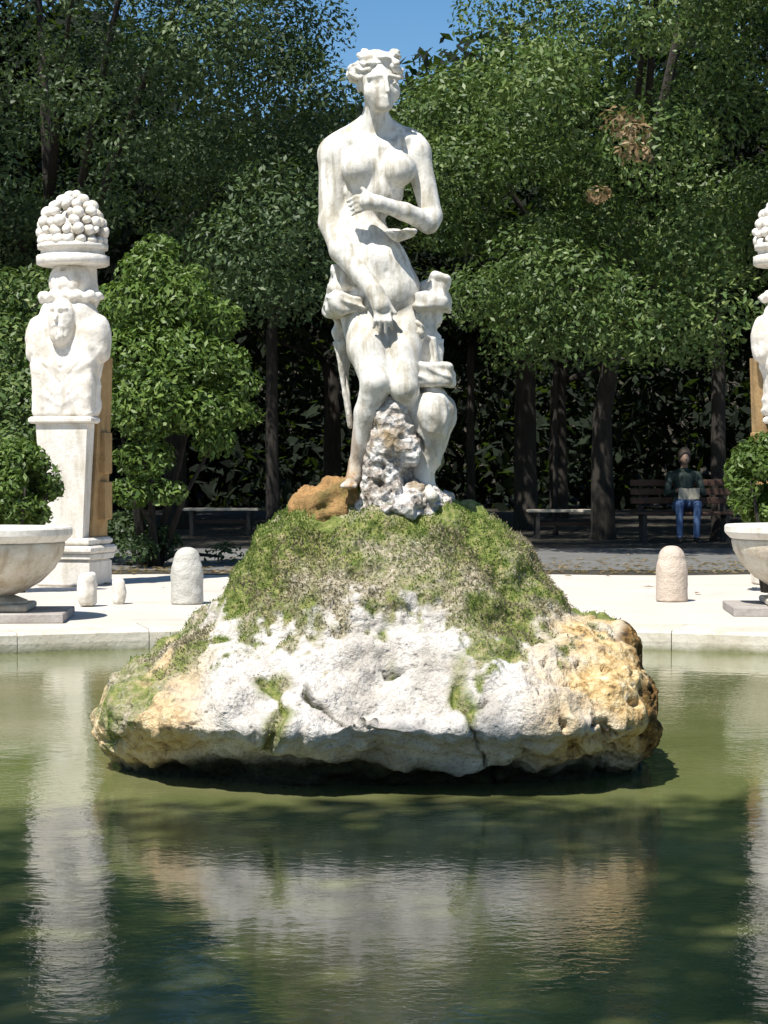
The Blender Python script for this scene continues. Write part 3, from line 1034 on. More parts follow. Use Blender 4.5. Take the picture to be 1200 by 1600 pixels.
# ------------------------------------------------------------------ herms
HD = 18.7
def herm(loc, rz, label, mirror):
    t = thing('herm', loc, label, 'herm', rz, 'basket bearing herms behind the pool')
    s = 1 / 171.0
    Hh = lambda py: (915 - py) * s
    # base and pillar
    mb = MB(); mb.box(-.26, .26, -.25, .27, 0, .24, .02); mb.box(-.295, .295, -.30, .31, .30, .37, .02); mb.box(-.275, .275, -.27, .29, .243, .297, .01)
    obj('base', mb.mesh('base'), MAT['herm'], t)
    mb = MB(); mb.box(-.265, .265, -.28, .28, .373, .44, .02)
    obj('plinth', mb.mesh('plinth'), MAT['herm'], t)
    # tapering shaft, front face in marble, stained flanks
    b0, b1, z0, z1 = .19, .25, .442, 1.47
    mb = MB()
    mb.v = [(-b0, -.24, z0), (b0, -.24, z0), (b0, -.10, z0), (-b0, -.10, z0), (-b1, -.27, z1), (b1, -.27, z1), (b1, -.10, z1), (-b1, -.10, z1)]
    mb.f = [(3, 2, 1, 0), (4, 5, 6, 7), (0, 1, 5, 4), (1, 2, 6, 5), (2, 3, 7, 6), (3, 0, 4, 7)]
    obj('shaft', mb.mesh('shaft'), MAT['herm'], t)
    mb = MB()
    mb.v = [(-b0 - .03, -.098, z0), (b0 + .03, -.098, z0), (b0 + .03, .26, z0), (-b0 - .03, .26, z0), (-b1 - .03, -.005, 2.08), (b1 + .03, -.005, 2.08), (b1 + .03, .26, 2.08), (-b1 - .03, .26, 2.08)]
    mb.f = [(3, 2, 1, 0), (4, 5, 6, 7), (0, 1, 5, 4), (1, 2, 6, 5), (2, 3, 7, 6), (3, 0, 4, 7)]
    for (a, b) in ((.60, .95), (1.02, 1.40)):
        mb.box(b1 - .03, b1 + .045, .03, .20, a, b, .01)
        mb.box(-b1 - .045, -b1 + .03, .03, .20, a, b, .01)
    pil = obj('back_pillar', mb.mesh('back_pillar'), MAT['brown'], t)
    tag(pil, 'brown water stained back pillar')
    mb = MB(); mb.box(-.305, .305, -.31, -.102, 1.472, 1.535, .018)
    obj('moulding', mb.mesh('moulding'), MAT['herm'], t)
    # carved bust
    A = Carve((-.50, -.46, 1.50), (.50, .38, 3.10), 0.0105)
    A.box((0, -.15, 1.78), (.295, .14, .26), .03, rd=.05)
    A.box((0, -.13, 2.15), (.315, .15, .22), .06, rd=.08)
    A.ell((0, -.08, 2.33), (.35, .18, .17), .06)
    A.ell((0, -.09, 2.43), (.285, .19, .24), .03)
    for sx in (-1, 1):
        A.ell((sx * .30, -.10, 2.25), (.105, .15, .20), .05)
        A.ell((sx * .33, -.12, 2.12), (.070, .12, .10), .03)
        for k in range(3):
            A.cap((sx * (.165 + k * .05), -.27 + .03 * k, 2.56), .007, (sx * (.185 + k * .06), -.29 + .03 * k, 2.22 - .03 * k), .007, .012, sub=True)
        A.cap((sx * .20, -.315, 2.16), .008, (sx * .0, -.300, 1.96), .010, .012, sub=True)
        A.cap((sx * .24, -.300, 2.06), .008, (sx * .0, -.292, 1.83), .010, .012, sub=True)
        A.cap((sx * .27, -.295, 1.93), .007, (sx * .08, -.290, 1.72), .007, .012, sub=True)
    A.ell((0, -.30, 2.365), (.168, .090, .245), .010, sub=True)
    A.ell((0, -.24, 2.405), (.134, .140, .195), .012)
    A.ell((0, -.29, 2.265), (.090, .085, .105), .04)
    for k in range(5):
        A.cap(((k - 2) * .032, -.37 + .012 * abs(k - 2), 2.31), .005, ((k - 2) * .022, -.36 + .012 * abs(k - 2), 2.19), .005, .008, sub=True)
    A.cap((0, -.365, 2.48), .014, (0, -.398, 2.40), .022, .012)
    for sx in (-1, 1):
        A.ell((sx * .050, -.378, 2.462), (.030, .03, .016), .01, sub=True)
        A.cap((sx * .01, -.378, 2.355), .012, (sx * .055, -.362, 2.34), .009, .01)
        A.cap((sx * .02, -.372, 2.50), .012, (sx * .080, -.340, 2.50), .011, .015)
    A.cap((-.032, -.396, 2.325), .007, (.032, -.396, 2.325), .007, .006, sub=True)
    A.ell((0, -.03, 2.62), (.31, .24, .055), .02)                                 # brim of curls
    for i in range(14):
        a = math.pi * (1 + (i + .5) / 14)
        A.ell((.27 * math.cos(a), -.03 + .21 * math.sin(a), 2.61 + .02 * (i % 2)), (.048, .045, .045), .012)
    A.ell((0, -.06, 2.76), (.20, .19, .185), .03); A.cap((-.11, -.235, 2.70), .012, (-.04, -.235, 2.86), .012, .01, sub=True); A.cap((.09, -.235, 2.70), .012, (.03, -.235, 2.86), .012, .01, sub=True)                                  # domed crown of the head
    A.cap((0, .12, 2.6), .10, (0, .12, 3.0), .10, .02); A.cap((.10, .12, 2.6), .10, (.06, .10, 2.98), .11, .04)
    A.ell((0, -.20, 2.87), (.03, .04, .03), .01, sub=True)
    me = A.mesh('bust', 1, lambda V, N: 0.012 * (0.5 - 2 * np.abs(vnoise(np.stack([V[:, 0] * 3 + 9, V[:, 1] * 3, V[:, 2] * 9 - 6 * np.abs(V[:, 0])], 1), 3))) * np.clip((2.15 - V[:, 2]) / .2, 0, 1) + .006 * fbm(V * 12, 3, 5))
    obj('bust', me, MAT['herm'], t)
    # basket
    bk = MB()
    bk.lathe([(.20, 2.90), (.30, 2.91), (.325, 2.92), (.325, 3.00), (.285, 3.01), (.285, 3.05), (.318, 3.06), (.322, 3.10), (.27, 3.12), (.10, 3.20)], 36,
             wob=lambda a, z: 1 + .018 * math.cos(a * 18) * (z < 3.06))
    obj('basket', bk.mesh('basket', True), MAT['herm'], t)
    fr = Carve((-.08, -.08, -.08), (.08, .08, .08), .012)
    fr.ell((0, 0, 0), (.057, .055, .052), .01); fr.ell((0, 0, .060), (.020, .020, .020), .008, sub=True); fr.cap((.066, 0, -.04), .006, (.066, 0, .04), .006, .006, sub=True)
    fme = fr.mesh('fruit', 1); fme.materials.append(MAT['herm'])
    rr_ = random.Random(4)
    for (zz, rad, nn) in ((3.13, .275, 17), (3.215, .285, 17), (3.30, .268, 16), (3.38, .228, 13), (3.45, .175, 10), (3.505, .11, 7), (3.55, .03, 2)):
        for i in range(nn):
            a = 2 * math.pi * (i + .5 * rr_.random()) / nn + zz * 7
            f_ = obj('fruit', fme, None, t, (rad * math.cos(a), rad * math.sin(a), zz + rr_.uniform(-.012, .012)))
            f_.rotation_euler = (rr_.uniform(-1, 1), rr_.uniform(-1, 1), a)
            k = rr_.uniform(.75, 1.15); f_.scale = (k, k * rr_.uniform(.8, 1.1), k * rr_.uniform(.75, 1.2))
    core = MB(); core.lathe([(.22, 3.12), (.20, 3.24), (.13, 3.38), (.03, 3.46)], 16)
    obj('basket_heap', core.mesh('basket_heap', True), MAT['herm'], t)
    return t


hx = (115 - 600) * HD / FPX
h1 = herm((hx, HD, GZ), R(-15), 'white marble herm with a heaped basket, whole in view behind the left bowl', None)
h2 = copy_tree(h1)
h2.location = ((1233 - 600) * HD / FPX, HD, GZ)
h2.rotation_euler = (0, 0, R(13))
h2['label'] = 'white marble herm cut by the right edge, shaft hidden by a round bush'

# low stones by the foot of the herm
def rough_block(c, r_, seed, label, name='stone_block'):
    A = Carve((-r_[0] - .06, -r_[1] - .06, -.05), (r_[0] + .06, r_[1] + .06, r_[2] * 2 + .06), .012)
    A.box((0, 0, r_[2]), r_, .01, rd=.03)
    me = A.mesh(name, 1, lambda V, N: .014 * fbm(V * 11, 3, seed))
    o = obj(name, me, MAT['herm'], None, c)
    return tag(o, label, 'stone')

def gpos(px, py):
    dd = (CAM_H - GZ) * FPX / (py - HOR)
    return ((px - 600) * dd / FPX, dd, GZ)

rough_block(gpos(136, 948), (.065, .07, .13), 1, 'short squared white stone on the gravel just right of the left bowl')
rough_block(gpos(186, 944), (.05, .06, .10), 2, 'small white stone post standing right of the herm foot')

# ------------------------------------------------------------------ stone bowls
def bowl(loc, label, rz):
    t = thing('stone_bowl', loc, label, 'stone bowl', rz, 'stone bowls on the pool edge')
    mb = MB(); mb.box(-.56, .56, -.42, .42, 0, .065, .006)
    s = obj('slab', mb.mesh('slab'), MAT['slab'], t)
    mb = MB(); mb.box(-.30, .30, -.30, .30, .067, .115, .012)
    mb.lathe([(.27, .117), (.27, .135), (.21, .16), (.17, .175)], 32)
    obj('foot', mb.mesh('foot'), MAT['bowl'], t)
    mb = MB()
    mb.lathe([(.17, .172), (.25, .20), (.36, .265), (.455, .36), (.52, .46), (.535, .53), (.53, .545)], 72,
             wob=lambda a, z: 1 + (.018 * abs(math.cos(a * 12)) if z < .44 else 0))
    obj('bowl_body', mb.mesh('bowl_body', True), MAT['bowl'], t)
    mb = MB()
    n = 64
    prof = [(.525, .547), (.545, .555), (.575, .585), (.585, .60), (.585, .64), (.575, .652), (.49, .652), (.47, .64), (.44, .55), (.25, .44), (.02, .40)]
    mb.lathe(prof, n)
    obj('rim', mb.mesh('rim'), MAT['herm'], t)
    mb = MB(); mb.v = [(.465 * math.cos(2 * math.pi * i / 40), .465 * math.sin(2 * math.pi * i / 40), .615) for i in range(40)]
    mb.f = [tuple(range(40))]
    w = obj('bowl_water', mb.mesh('bowl_water'), MAT['water'], t)
    return t

b1_ = bowl(gpos(-18, 968), 'wide round stone bowl on a grey slab at the left edge, before the whole herm', R(3))
b2_ = copy_tree(b1_)
b2_.location = gpos(1258, 958); b2_.rotation_euler = (0, 0, R(-4))
b2_['label'] = 'wide stone bowl on a grey slab at the right edge, beside the pinkish bollard'

# ------------------------------------------------------------------ bollards
def bollard(loc, mat, label, seed):
    A = Carve((-.2, -.2, -.03), (.2, .2, .55), .009)
    A.cap((0, 0, -.1), .128, (0, 0, .26), .126, .005)
    A.cap((0, 0, .24), .126, (0, 0, .345), .105, .01)
    A.F = np.maximum(A.F, (0.004 - A.ax[2])[None, None, :].astype(np.float32))
    me = A.mesh('bollard', 1, lambda V, N: .0035 * fbm(V * 14, 4, seed))
    o = obj('bollard', me, mat, None, loc)
    return tag(o, label, 'bollard', 'short stone bollards on the gravel')

bollard(gpos(292, 944), MAT['bollard_grey'], 'pale grey short round topped stone bollard left of the mossy rock', 3)
bollard(gpos(1050, 940), MAT['bollard_pink'], 'pinkish beige short round topped stone bollard right of the mossy rock', 8)

# ------------------------------------------------------------------ foliage
def leaf_quads(C_, Rd, n, size, rng, zmin=None, clip=None, shell=0.30, fold=0.25, asp=0.42):
    """n leaves spread through ellipsoid clumps C_ (k,3) with radii Rd (k,3)"""
    vol = Rd.prod(1) ** (2 / 3.)
    pick = rng.choice(len(C_), n, p=vol / vol.sum())
    u = rng.normal(0, 1, (n, 3)); u /= np.linalg.norm(u, axis=1)[:, None]
    rad = rng.random(n) ** shell
    p = C_[pick] + u * Rd[pick] * rad[:, None]
    if zmin is not None:
        keep = p[:, 2] > zmin + 0.35 * rng.random(n)
        p, u = p[keep], u[keep]
    if clip is not None:
        keep = clip(p)
        p, u = p[keep], u[keep]
    m = len(p)
    nr = u * 0.65 + np.array([0, 0, 0.45]) + rng.normal(0, 0.48, (m, 3))
    nr /= np.linalg.norm(nr, axis=1)[:, None]
    dr = np.cross(nr, rng.normal(0, 1, (m, 3)))
    dr /= np.linalg.norm(dr, axis=1)[:, None]
    dr[:, 2] -= 0.25
    dr /= np.linalg.norm(dr, axis=1)[:, None]
    sd_ = np.cross(nr, dr); sd_ /= np.linalg.norm(sd_, axis=1)[:, None]
    Ln = (size * rng.uniform(0.6, 1.35, m))[:, None]
    wd = Ln * asp
    A = np.stack([p - dr * Ln * .5, p + sd_ * wd * .5 + nr * wd * fold * .5, p + dr * Ln * .5, p - sd_ * wd * .5 + nr * wd * fold * .5], 1)
    return A.reshape(-1, 3)


def leaf_mesh(name, A):
    return mesh_np(name, A, np.arange(len(A)).reshape(-1, 4))


def crown_clumps(c, rad, n, rng, cr=(0.55, 1.15), front=0.0, hole=None):
    md = 0.62 if cr[1] < 1.2 else 0.0
    c, rad = np.array(c, float), np.array(rad, float)
    out, rr = [], []
    tries = 0
    while len(out) < n and tries < n * 20:
        tries += 1
        u = rng.normal(0, 1, 3); u /= np.linalg.norm(u)
        if u[1] > 0.5 and rng.random() < front: continue
        k = rng.uniform(0.62, 1.02)
        q = c + u * rad * k
        if hole is not None and hole(q): continue
        if md and out and np.min(np.linalg.norm((np.array(out) - q) / (1, 1, .8), axis=1)) < md: continue
        s = rng.uniform(*cr)
        out.append(q); rr.append((s * rng.uniform(.85, 1.25), s * rng.uniform(.85, 1.25), s * rng.uniform(.55, .85)))
    return np.array(out), np.array(rr)


def tree(loc, crown_c, crown_r, nclump, nleaf, size, mat, label, zmin, trunk_r=.22, seed=1, name='tree', cr=(0.40, 0.85), front=0.6,
         hole=None, extra=None, group='evergreen trees around the fountain', clip=None, lean=0.0, cat='tree'):
    rng = np.random.default_rng(seed)
    t = thing(name, loc, label, cat, 0, group)
    l = np.array(loc)
    cc, rr = crown_clumps(np.array(crown_c) - l, crown_r, nclump, rng, cr, front, (lambda q: hole(q + l)) if hole else None)
    if extra is not None:
        ex, er = extra
        cc = np.concatenate([cc, np.array(ex, float) - l]); rr = np.concatenate([rr, np.array(er, float)])
    A = leaf_quads(cc, rr, nleaf, size, rng, zmin - l[2], (lambda p: clip(p + l)) if clip else None)
    obj('crown', leaf_mesh('crown', A), mat, t)
    # trunk and limbs
    tb = MB()
    top = np.array(crown_c) - l
    mid = np.array((lean, 0, max(zmin - l[2] - .3, 1.2)))
    tb.tube([(0, 0, -.15), (0.02, 0, .12), (lean * .4, 0, mid[2] * .5), tuple(mid), (mid[0] + .3 * (top[0] - mid[0]), mid[1] + .3 * (top[1] - mid[1]), mid[2] + .35 * (top[2] - mid[2])), tuple(top)],
            [trunk_r * 1.6, trunk_r * 1.12, trunk_r, trunk_r * .85, trunk_r * .6, trunk_r * .25], 12)
    obj('trunk', tb.mesh('trunk', True), MAT['bark'], t)
    lb = MB()
    idx = rng.choice(len(cc), min(9, len(cc)), replace=False)
    for i in idx:
        e = cc[i]; s0 = mid + (top - mid) * rng.uniform(0, .5)
        m_ = s0 * .5 + e * .5 + np.array((0, 0, .25))
        lb.tube([tuple(s0), tuple(m_), tuple(e)], [trunk_r * .42, trunk_r * .26, trunk_r * .08], 7)
    obj('limbs', lb.mesh('limbs', True), MAT['bark'], t)
    return t


# the wedge of open sky between the left and right crowns
def sky_gap(q):
    u = 600 + q[0] / q[1] * FPX; v = HOR - (q[2] - CAM_H) / q[1] * FPX
    lim = 40 + 0.0 * u
    return v < 110 and 455 < u < 800

Zc = 3.35
front_trees = [
    # base x,y ; crown centre ; radii ; clumps ; leaves ; size ; mat ; label
    ((-9.6, 27.5), (-9.4, 27.0, 8.2), (4.2, 4.3, 5.2), 130, 90000, .092, 'leaf_dark', 'dark evergreen tree filling the upper left corner above the white herm', 2.4, 11),
    ((-4.6, 29.0), (-4.7, 28.0, 7.6), (4.0, 4.3, 4.7), 150, 125000, .090, 'leaf_dark', 'dark dense evergreen tree between the whole herm and the statue, left of the sky', 2.9, 12),
    ((3.3, 31.0), (4.0, 27.4, 7.4), (3.9, 4.2, 4.6), 150, 135000, .092, 'leaf_mid', 'bright leaved evergreen tree right of the statue, with brown withered patches', 2.3, 13),
    ((9.3, 27.4), (9.2, 26.8, 8.2), (4.0, 4.2, 5.2), 120, 85000, .092, 'leaf_mid', 'glossy evergreen tree filling the upper right corner above the cut off herm', 2.3, 14),
]
exL = [W(470, 150, 27), W(470, 45, 28), W(420, 60, 27), W(430, 330, 25), W(380, 400, 25), W(480, 400, 27), W(445, 455, 26), W(410, 480, 25.5), W(500, 280, 27), W(545, 330, 29), W(515, 180, 29), W(330, 60, 25)]
exR = [W(765, 125, 27), W(785, 25, 27), W(740, 250, 26), W(700, 170, 28), W(720, 360, 27), W(820, 420, 25), W(900, 440, 24.5), W(780, 470, 26), W(985, 470, 25), W(860, 500, 25), W(935, 525, 24.6), W(1030, 515, 24.6), W(745, 455, 25.5), W(1000, 560, 25.2), W(1110, 480, 24.8), W(820, 545, 26.5), W(650, 200, 30), W(660, 330, 30), W(1080, 400, 25)]
for i, ((bx, by), cc_, cr_, nc, nl, sz, mt, lab, zm, sd0) in enumerate(front_trees):
    ex = None
    if i == 1: ex = (exL, [(.8, .8, .65)] * len(exL))
    if i == 2: ex = (exR, [(.62 + .22 * ((7 * q) % 5) / 4, .7, .36 + .24 * ((3 * q) % 4) / 3) for q in range(len(exR))])
    t = tree((bx, by, GZ), cc_, cr_, nc, nl, sz, MAT[mt], lab, zm, .17, sd0, hole=sky_gap, extra=ex)
    if i == 2:
        rng = np.random.default_rng(5)
        l = np.array((bx, by, GZ))
        bc = np.array([W(985, 205, 23.2), W(992, 235, 23.1), W(968, 190, 23.3)]) - l
        A = leaf_quads(bc, np.array([(.24, .2, .20)] * 3), 200, .11, rng, shell=.6)
        p_ = obj('withered_spray', leaf_mesh('withered_spray', A), MAT['leaf_brown'], t)
        tag(p_, 'brown withered spray of leaves')
        bc = np.array([W(935, 305, 23.0)]) - l
        A = leaf_quads(bc, np.array([(.14, .14, .10)]), 80, .10, rng)
        p_ = obj('withered_spray', leaf_mesh('withered_spray', A), MAT['leaf_brown'], t)
        tag(p_, 'small yellow brown spray of leaves')

# rows behind them, closing the wood
back = []
for k, (y0, zc, rz_, n_) in enumerate(((36.5, 6.4, 3.3, 6), (45.5, 6.6, 3.6, 6))):
    for j in range(n_):
        x = -15.5 + j * 6.1 + (1.6 if k else 0)
        back.append((x, y0 + random.uniform(-.8, .8), zc + (0.8 if abs(x) > 4.5 else -1.3), rz_ + (.6 if abs(x) > 4 else -.4)))
posw = ['far left', 'left', 'left of centre', 'right of centre', 'right', 'far right']
for q, (x, y, zc, rz_) in enumerate(back):
    tree((x + random.uniform(-.6, .6), y, GZ), (x, y, zc), (4.3, 5.6, rz_), 60, 24000, .28, MAT['leaf_painted_shade'],
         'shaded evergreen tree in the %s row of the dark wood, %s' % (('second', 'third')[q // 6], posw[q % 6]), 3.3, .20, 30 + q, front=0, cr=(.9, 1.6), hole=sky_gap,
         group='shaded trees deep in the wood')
# slim trees whose stems show in the dark
for q, (px, dd, rr0, lab) in enumerate(((867, 33, .04, 'slim pale stemmed tree standing in the dark wood right of the statue'),
                                        (1122, 30.5, .11, 'dark trunked tree just right of the seated person'),
                                        (425, 31, .10, 'slim dark tree left of the statue, beside the garden bench'),
                                        (735, 38, .08, 'thin young tree low behind the statue knees'))):
    x = (px - 600) * dd / FPX
    tree((x, dd, GZ), (x + .1, dd + .4, 5.2), (1.6, 1.6, 1.5), 16, 5000, .13, MAT['leaf_painted_shade'], lab, 3.5, rr0, 60 + q, front=0, name='slim_tree', cr=(.5, .8), hole=sky_gap,
         group='slim trees in the wood')

# far wood that closes the view as one mass
rng = np.random.default_rng(77)
fc = np.stack([rng.uniform(-30, 30, 620), rng.uniform(53, 62, 620), rng.uniform(0.2, 8.3, 620)], 1)
keep = ~((np.abs(fc[:, 0] - .3) < 3.0) & (fc[:, 2] > 7.6))
fc = fc[keep]
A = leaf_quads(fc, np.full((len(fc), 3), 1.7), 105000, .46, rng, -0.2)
tag(obj('far_wood', leaf_mesh('far_wood', A), MAT['leaf_painted_shade']), 'distant wood closing the view behind all trees', 'wood', kind='stuff')


def bush(px0, px1, top_fn, loc, n, size, mat, label, clumps, radii, seed, name='bush', stems=5, zmin=0.12, clip=None):
    rng = np.random.default_rng(seed)
    t = thing(name, loc, label, 'bush', 0)
    l = np.array(loc)
    A = leaf_quads(np.array(clumps) - l, np.array(radii), n, size, rng, zmin - l[2], clip)
    obj('foliage', leaf_mesh('foliage', A), mat, t)
    sb = MB()
    for i in range(stems):
        e = np.array(clumps[rng.integers(len(clumps))]) - l
        sb.tube([(rng.uniform(-.15, .15), rng.uniform(-.15, .15), -.05), tuple(e * .5 + rng.normal(0, .08, 3)), tuple(e)], [.045, .03, .012], 6)
    obj('stems', sb.mesh('stems', True), MAT['bark'], t)
    return t

# big bright laurel behind the left herm
cl, rd = [], []
rng = np.random.default_rng(3)
for (px, py, s, dd) in ((235, 430, .40, 22.2), (200, 480, .42, 22), (280, 470, .38, 22), (330, 500, .36, 22.2), (215, 560, .5, 21.8), (290, 560, .45, 21.8), (345, 570, .35, 22),
                        (230, 640, .46, 21.6), (300, 640, .40, 21.7), (345, 640, .34, 21.9), (375, 600, .26, 22), (225, 715, .34, 21.6), (205, 770, .24, 21.6), (262, 770, .22, 21.6), (335, 690, .26, 21.8),
                        (270, 520, .4, 22), (240, 600, .4, 21.6), (388, 650, .18, 22), (245, 395, .28, 22.3), (180, 620, .4, 22), (295, 440, .26, 22.2)):
    cl.append(W(px, py, dd)); rd.append((s, s, s * .72))
bush(0, 0, None, (W(235, 0, 22.2)[0], 22.2, GZ), 15000, .085, MAT['leaf_bright'], 'big loose bright green laurel bush right of the whole white herm', cl, rd, 4, 'laurel_bush', 7)
# greenery behind and left of the herm
cl, rd = [], []
for (px, py, s, dd) in ((-10, 560, .7, 22.5), (30, 640, .6, 22), (-40, 480, .7, 23), (20, 720, .5, 21.5), (-20, 800, .5, 21.5), (60, 470, .5, 23), (70, 600, .5, 22.5)):
    cl.append(W(px, py, dd)); rd.append((s, s, s * .8))
bush(0, 0, None, (W(-10, 0, 22.3)[0], 22.3, GZ), 12000, .09, MAT['leaf_mid'], 'tall green bush behind the left shoulder of the whole herm', cl, rd, 6, 'tall_bush', 6)

# clipped round bushes in front of the herm shafts
def round_bush(px, py, rpx, dd, label, seed, squash=1.0):
    cpt = W(px, py, dd); k = rpx * dd / FPX
    rng = np.random.default_rng(seed)
    t = thing('round_bush', (cpt[0], dd, GZ), label, 'bush', 0, 'clipped round bushes by the herms')
    cl, rd = [], []
    for i in range(60):
        u = rng.normal(0, 1, 3); u /= np.linalg.norm(u)
        cl.append(np.array((0, 0, cpt[2] - GZ)) + u * np.array((k * .72, k * .5, k * squash * .78))); rd.append((k * .25,) * 3)
    A = leaf_quads(np.array(cl), np.array(rd), 9000, .065, rng, 0.03)
    obj('foliage', leaf_mesh('foliage', A), MAT['leaf_bright'], t)
    sb = MB()
    for i in range(5):
        a = i * 1.3
        sb.tube([(.06 * math.cos(a), .06 * math.sin(a), -.03), (.15 * math.cos(a), .15 * math.sin(a), (cpt[2] - GZ) * .5), (.3 * math.cos(a), .3 * math.sin(a), cpt[2] - GZ)], [.03, .022, .01], 6)
    obj('stems', sb.mesh('stems', True), MAT['bark'], t)
    return t
round_bush(22, 762, 80, 17.6, 'dark green round bush overlapping the lower left of the whole herm', 8, .95)
round_bush(1206, 752, 80, 17.6, 'bright green round bush above the right stone bowl, hiding a herm shaft', 9, 1.0)

# low dark undergrowth under the laurel
cl, rd = [], []
for (px, py, s, dd) in ((215, 865, .25, 21.8), (245, 850, .28, 22.3), (350, 870, .22, 23), (200, 830, .3, 22.5)):
    cl.append(W(px, py, dd)); rd.append((s, s, s * .8))
bush(0, 0, None, (W(235, 0, 22.6)[0], 22.6, GZ), 3000, .08, MAT['leaf_dark'], 'low dark undergrowth beneath the laurel bush beside the herm', cl, rd, 16, 'undergrowth', 3)

# ------------------------------------------------------------------ trees at the photographer's back: their shade lies on the near water
ks = (-SUN.x / SUN.z, -SUN.y / SUN.z)
def shade_clip(p):
    sx = p[:, 0] + ks[0] * p[:, 2]; sy = p[:, 1] + ks[1] * p[:, 2]
    return sy < 7.20 + 0.07 * np.sin(sx * 1.9 + 1.0) + 0.05 * np.sin(sx * 5.3) - np.abs(RNG.normal(0, .40, len(p)))
for q, (bx, cx, rx_) in enumerate(((-9.5, -8.6, 4.2), (-3.8, -3.4, 4.2), (2.6, 2.2, 4.2))):
    tree((bx, -3.6, GZ), (cx, -1.6, 9.6), (rx_, 4.4, 2.3), 170, 34000, .17, MAT['leaf_dark'],
         'tall spreading tree on the near side of the pool, %s of the three' % ('leftmost', 'middle', 'rightmost')[q], 6.5, .26, 90 + q, front=0, cr=(.9, 1.5),
         group='trees shading the near side of the pool', clip=shade_clip)

rng = np.random.default_rng(55)
nl_ = 2600
fx = rng.uniform(-9, 9, nl_); fy = 20.6 + np.abs(rng.normal(0, 1.6, nl_)) - (rng.random(nl_) < .07) * rng.uniform(0, 4.5, nl_)
fz = np.where(fy > 21.3, GZ + .018, GZ + .012)
an = rng.uniform(0, 6.28, nl_); sz = rng.uniform(.03, .07, nl_)
c_, s_ = np.cos(an) * sz, np.sin(an) * sz
A = np.stack([np.stack([fx - c_, fy - s_, fz], 1), np.stack([fx - s_ * .4, fy + c_ * .4, fz + .012], 1), np.stack([fx + c_, fy + s_, fz + .004], 1), np.stack([fx + s_ * .4, fy - c_ * .4, fz + .010], 1)], 1).reshape(-1, 3)
tag(obj('fallen_leaves', leaf_mesh('fallen_leaves', A), MAT['leaf_brown']), 'dry fallen leaves scattered along the edge of the wood', 'leaves', kind='stuff')

# ------------------------------------------------------------------ benches and the seated person in the shade
def bench(loc, w, label, seatmat, rz=0, back_=False):
    t = thing('bench', loc, label, 'bench', rz, 'benches in the shade of the wood')
    for i in range(4):
        mb = MB(); y = -.20 + i * .125
        mb.box(-w / 2, w / 2, y, y + .105, .41, .45, .006)
        obj('slat', mb.mesh('slat'), seatmat, t)
    if back_:
        for i in range(3):
            mb = MB(); zz = .56 + i * .13
            mb.box(-w / 2, w / 2, .29 + i * .02, .32 + i * .02, zz, zz + .095, .006)
            obj('slat', mb.mesh('slat'), MAT['wood'], t)
    else:
        mb = MB(); mb.box(-w / 2 + .18, w / 2 - .18, -.02, .02, .20, .26, .005)
        obj('stretcher', mb.mesh('stretcher'), MAT['wood'], t)
    for sx in (-1, 1):
        mb = MB(); x = sx * (w / 2 - .15)
        mb.box(x - .03, x + .03, -.19, -.14, 0, .408, .005); mb.box(x - .03, x + .03, .24, .29, 0, .408, .005)
        mb.box(x - .028, x + .028, -.138, .238, .36, .406, .003); 
        if back_: mb.box(x - .025, x + .025, .362, .40, .3, .93, .004)
        obj('leg', mb.mesh('leg'), MAT['shoe'], t)
    return t
pale = plain('pale bench wood', (0.62, 0.56, 0.46))  # light seat slats of the two backless benches
bench(gpos(345, 838), 1.2, 'backless garden bench with pale slats in the shade left of the mossy rock', pale)
bench(gpos(885, 842), 1.2, 'backless garden bench in the dark wood between the statue and the seated person', pale)
gp = gpos(1070, 848)
bench(gp, 1.5, 'garden bench under the seated person behind the pinkish bollard', MAT['wood'], back_=True)

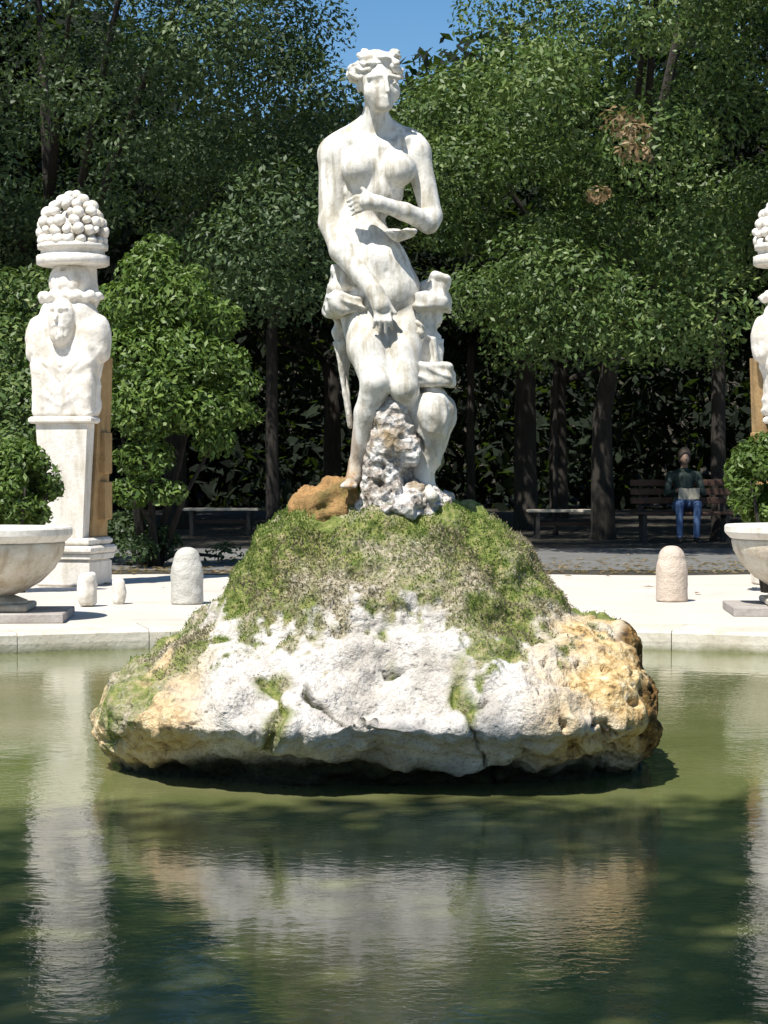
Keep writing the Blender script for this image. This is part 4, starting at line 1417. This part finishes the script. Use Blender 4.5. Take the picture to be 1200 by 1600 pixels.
per = thing('person', gp, 'person in dark green jacket and blue jeans sitting on a bench holding a paper', 'person')
Bp = Carve((-.45, -.75, -.02), (.45, .40, 1.45), .012)
Bp.ell((0, .10, .56), (.17, .14, .12), .04)
Bp.cap((0, .10, .60), .13, (0, .12, .90), .15, .05)
Bp.ell((0, .11, .98), (.20, .11, .10), .05)
Bp.cap((0, .10, 1.05), .05, (0, .05, 1.16), .05, .03)
Bp.ell((0, .02, 1.25), (.075, .095, .115), .02)
Bp.ell((0, -.04, 1.20), (.05, .05, .06), .02)
Bp.cap((0, -.07, 1.25), .012, (0, -.088, 1.215), .016, .01)
Bp.ell((-.03, -.088, 1.255), (.014, .014, .009), .005, sub=True); Bp.ell((.03, -.088, 1.255), (.014, .014, .009), .005, sub=True)
for sx in (-1, 1):
    Bp.ell((sx * .078, .03, 1.24), (.012, .022, .03), .008)
    Bp.cap((sx * .09, .08, .53), .090, (sx * .13, -.36, .56), .062, .03)
    Bp.cap((sx * .13, -.36, .55), .060, (sx * .12, -.34, .10), .042, .02)
    Bp.cap((sx * .12, -.33, .06), .040, (sx * .14, -.50, .035), .034, .02)
    Bp.cap((sx * .20, .11, .98), .060, (sx * .26, -.02, .72), .046, .03)
    Bp.cap((sx * .26, -.02, .72), .044, (sx * .13, -.25, .76), .032, .02)
    Bp.ell((sx * .125, -.29, .77), (.030, .045, .020), .012)
    for f_ in range(4):
        Bp.cap((sx * (.145 - f_ * .013), -.31, .775), .010, (sx * (.125 - f_ * .012), -.355, .79 - .006 * f_), .009, .004)
    Bp.cap((sx * .10, -.28, .79), .010, (sx * .09, -.33, .80), .009, .005)
me = Bp.mesh('body', 1)
for m_ in ('jacket', 'jeans', 'skin', 'shoe'): me.materials.append(MAT[m_])
co = np.empty(len(me.vertices) * 3, np.float32); me.vertices.foreach_get('co', co); co = co.reshape(-1, 3)
pc = np.array([co[list(p.vertices)].mean(0) for p in me.polygons])
mi = np.zeros(len(pc), np.int32)
mi[(pc[:, 2] < .66) & ((pc[:, 1] < .02) | (pc[:, 2] < .55)) & (np.abs(pc[:, 0]) < .235)] = 1
mi[(pc[:, 2] < .09)] = 3
mi[(pc[:, 2] > 1.09) | ((pc[:, 1] < -.24) & (pc[:, 2] > .69))] = 2
me.polygons.foreach_set('material_index', mi)
obj('body', me, None, per)
hc = Carve((-.14, -.12, 1.1), (.14, .2, 1.45), .01)
hc.ell((0, .025, 1.285), (.092, .108, .108), .02); hc.ell((0, .05, 1.22), (.09, .07, .10), .02); hc.ell((0, -.10, 1.215), (.064, .08, .085), .01, sub=True)
obj('hair', hc.mesh('hair', 1), MAT['hair'], per)
nb = MB()
nb.v = [(-.15, -.40, .64), (0, -.37, .63), (.15, -.40, .64), (.15, -.43, .80), (0, -.40, .79), (-.15, -.43, .80),
        (-.15, -.404, .64), (0, -.374, .63), (.15, -.404, .64), (.15, -.434, .80), (0, -.404, .79), (-.15, -.434, .80)]
nb.f = [(0, 1, 4, 5), (1, 2, 3, 4), (11, 10, 7, 6), (10, 9, 8, 7), (0, 5, 11, 6), (2, 8, 9, 3), (0, 6, 7, 1), (1, 7, 8, 2), (3, 9, 10, 4), (4, 10, 11, 5)]
npo = obj('newspaper', nb.mesh('newspaper'), MAT['paper'], None, gp)
tag(npo, 'pale open newspaper held by the seated person', 'newspaper')
